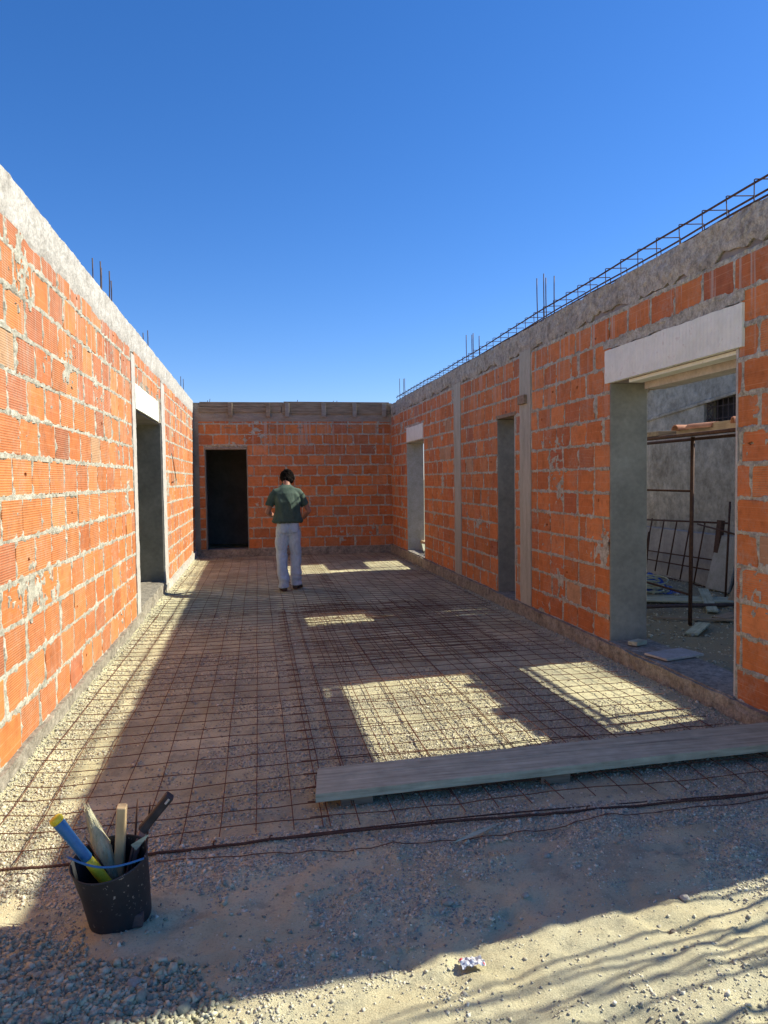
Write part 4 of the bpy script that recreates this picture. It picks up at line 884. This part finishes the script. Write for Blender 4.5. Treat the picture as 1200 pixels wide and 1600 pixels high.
arm(1, (.205,.05,1.38), (.345,.03,1.13), (.245,.20,1.00), (.16,.28,.97)); arm(-1, (-.205,.06,1.38), (-.31,.07,1.12), (-.19,.28,1.06), (-.10,.36,1.05))
for s_, kn, an in ((-1, (-.095,.03,.52), (-.08,-.06,.09)), (1, (.115,.05,.52), (.12,.10,.09))):
    limb(b, [(s_*.085,0,.93), (s_*.09,.01,.75), kn, (kn[0],(kn[1]+an[1])/2-.02,.34), an, (an[0],an[1]+.02,.05)], [(.085,.09),(.078,.085),.055,.058,.038,.036], 12)
fuse(b, 'body', skin, MAN, vox=.0065, sm=3)
j = MB()
limb(j, [(0,.0,1.035),(0,.0,.98),(0,-.012,.90),(0,-.008,.84),(0,0,.80)], [(.155,.112),(.168,.122),(.180,.135),(.175,.125),(.15,.10)], 22)
for s_, kn, an in ((-1, (-.100,.025,.52), (-.088,-.055,.10)), (1, (.125,.045,.52), (.130,.105,.10))):
    limb(j, [(s_*.085,-.005,.90), (s_*.095,.0,.78), (s_*.105,.015,.65), kn, (kn[0],(kn[1]+an[1])/2-.01,.32), (an[0],an[1]-.005,.16), (an[0],an[1]+.005,.045)], [(.098,.118),(.104,.112),(.098,.100),(.090,.094),(.086,.092),(.088,.096),(.090,.102)], 18)
def jf(co):
    x, y, z = co.T; lo = np.clip((.42-z)/.3, 0, 1)+np.exp(-((z-.80)/.07)**2)*.8+np.exp(-((z-.52)/.07)**2)*.7
    return .011*(fbm(x*9+z*4, z*26, 3, 3)-.5)*2*(.35+lo)+.011*(fbm(x*14, z*9, 5, 3)-.5)*2-.004*(np.abs(x) < .006)*(z > .8)*(y < 0)
JN = fuse(j, 'jeans', M['jeans'], MAN, vox=.009, folds=jf, sm=4)
for x in (-.085, .088):
    mb = MB(); gx, gz = np.meshgrid(np.linspace(-.062, .062, 9), np.linspace(-.075, .065, 9)); gy = -.137-.010*(1-(gx/.06)**2)+.35*np.abs(x+gx)**2*3.0-.0
    P2 = np.stack([x+gx*(1-.15*(gz < -.05)), gy, .905+gz], -1); o = mb.grid(P2).build('pocket', M['jeans'], JN, smooth=True); md = o.modifiers.new('s', 'SOLIDIFY'); md.thickness = .003
mb = MB(); mb.loft([lring((0,-.0,z), rx, ry, 28) for z, rx, ry in ((1.002,.168,.124),(1.004,.172,.128),(1.038,.166,.122),(1.04,.160,.116))]); mb.build('waistband', M['jeans'], JN, smooth=True)
s = MB()
limb(s, [(-.01,-.012,.985),(-.01,-.014,1.02),(-.005,-.02,1.12),(0,-.01,1.24),(0,.03,1.34),(0,.075,1.42),(0,.115,1.47),(.003,.14,1.495)], [(.232,.152),(.222,.148),(.200,.138),(.202,.135),(.202,.13),(.178,.105),(.118,.08),(.078,.066)], 26)
limb(s, [(.11,.055,1.395), (.175,.055,1.385), (.225,.052,1.335), (.268,.046,1.265), (.292,.042,1.215)], [.085,.082,.074,.068,.068], 16)
limb(s, [(-.11,.055,1.395), (-.175,.058,1.385), (-.225,.06,1.335), (-.258,.062,1.265), (-.276,.064,1.215)], [.085,.082,.074,.068,.068], 16)
def sf(co):
    x, y, z = co.T; lo = np.clip((1.45-z)/.4, 0, 1)
    return lo*(.030*(fbm(x*13+z*3.0, z*2.2+y, 13, 3)-.5)*2+.006*(fbm(x*20, z*12, 15, 2)-.5)*2)-.012*np.exp(-((x-.10)/.035)**2)*(y < 0)*lo+.010*np.exp(-((z-1.0)/.02)**2)
SH = fuse(s, 'polo_shirt', M['shirt'], MAN, vox=.009, folds=sf, sm=4)
c_ = MB(); c_.loft([lring((.003,.122+dy,z), rx, ry, 24, (.05,.45,.9)) for z, dy, rx, ry in ((1.485,.005,.082,.075),(1.515,.018,.074,.070),(1.528,.024,.070,.066),(1.52,.026,.064,.060))], closed=False); c_.build('collar', M['shirt'], SH, smooth=True)
h = MB(); rg = []
for z, rx, ry, oy in ((-.105,.050,.040,-.058),(-.075,.086,.066,-.046),(-.03,.104,.090,-.022),(.015,.112,.108,-.012),(.06,.108,.114,-.006),(.10,.090,.098,-.003),(.126,.056,.062,-.006),(.136,.014,.018,-.006)):
    rg.append([tuple(HD(rx*math.cos(a_), oy+ry*math.sin(a_), z)) for a_ in np.arange(20)*2*math.pi/20])
rg = [[tuple(Vector(hc)+(Vector(p)-Vector(hc))*1.05) for p in q] for q in rg]; h.loft(rg); fuse(h, 'hair', M['hair'], MAN, vox=.006, sm=1, folds=lambda co: .026*(fbm(co[:, 0]*40, co[:, 2]*34+co[:, 1]*20, 33, 3)-.45))
for s_, an, tw in ((-1, (-.088,-.055), .05), (1, (.135,.10), -.55)):
    k = MB(); rg = []
    for y, w, hh in ((-.085,.030,.055),(-.06,.040,.085),(0,.042,.095),(.05,.044,.075),(.11,.050,.052),(.16,.046,.042),(.185,.030,.030)):
        ca, sa = math.cos(tw), math.sin(tw); rg.append([(an[0]+x*ca-y*sa, an[1]+x*sa+y*ca, z) for x, z in ((-w,0),(-w*1.02,hh*.5),(-w*.6,hh*.9),(0,hh),(w*.6,hh*.9),(w*1.02,hh*.5),(w,0))])
    k.loft(rg); o = k.build('shoe', M['shoe'], MAN, smooth=True)
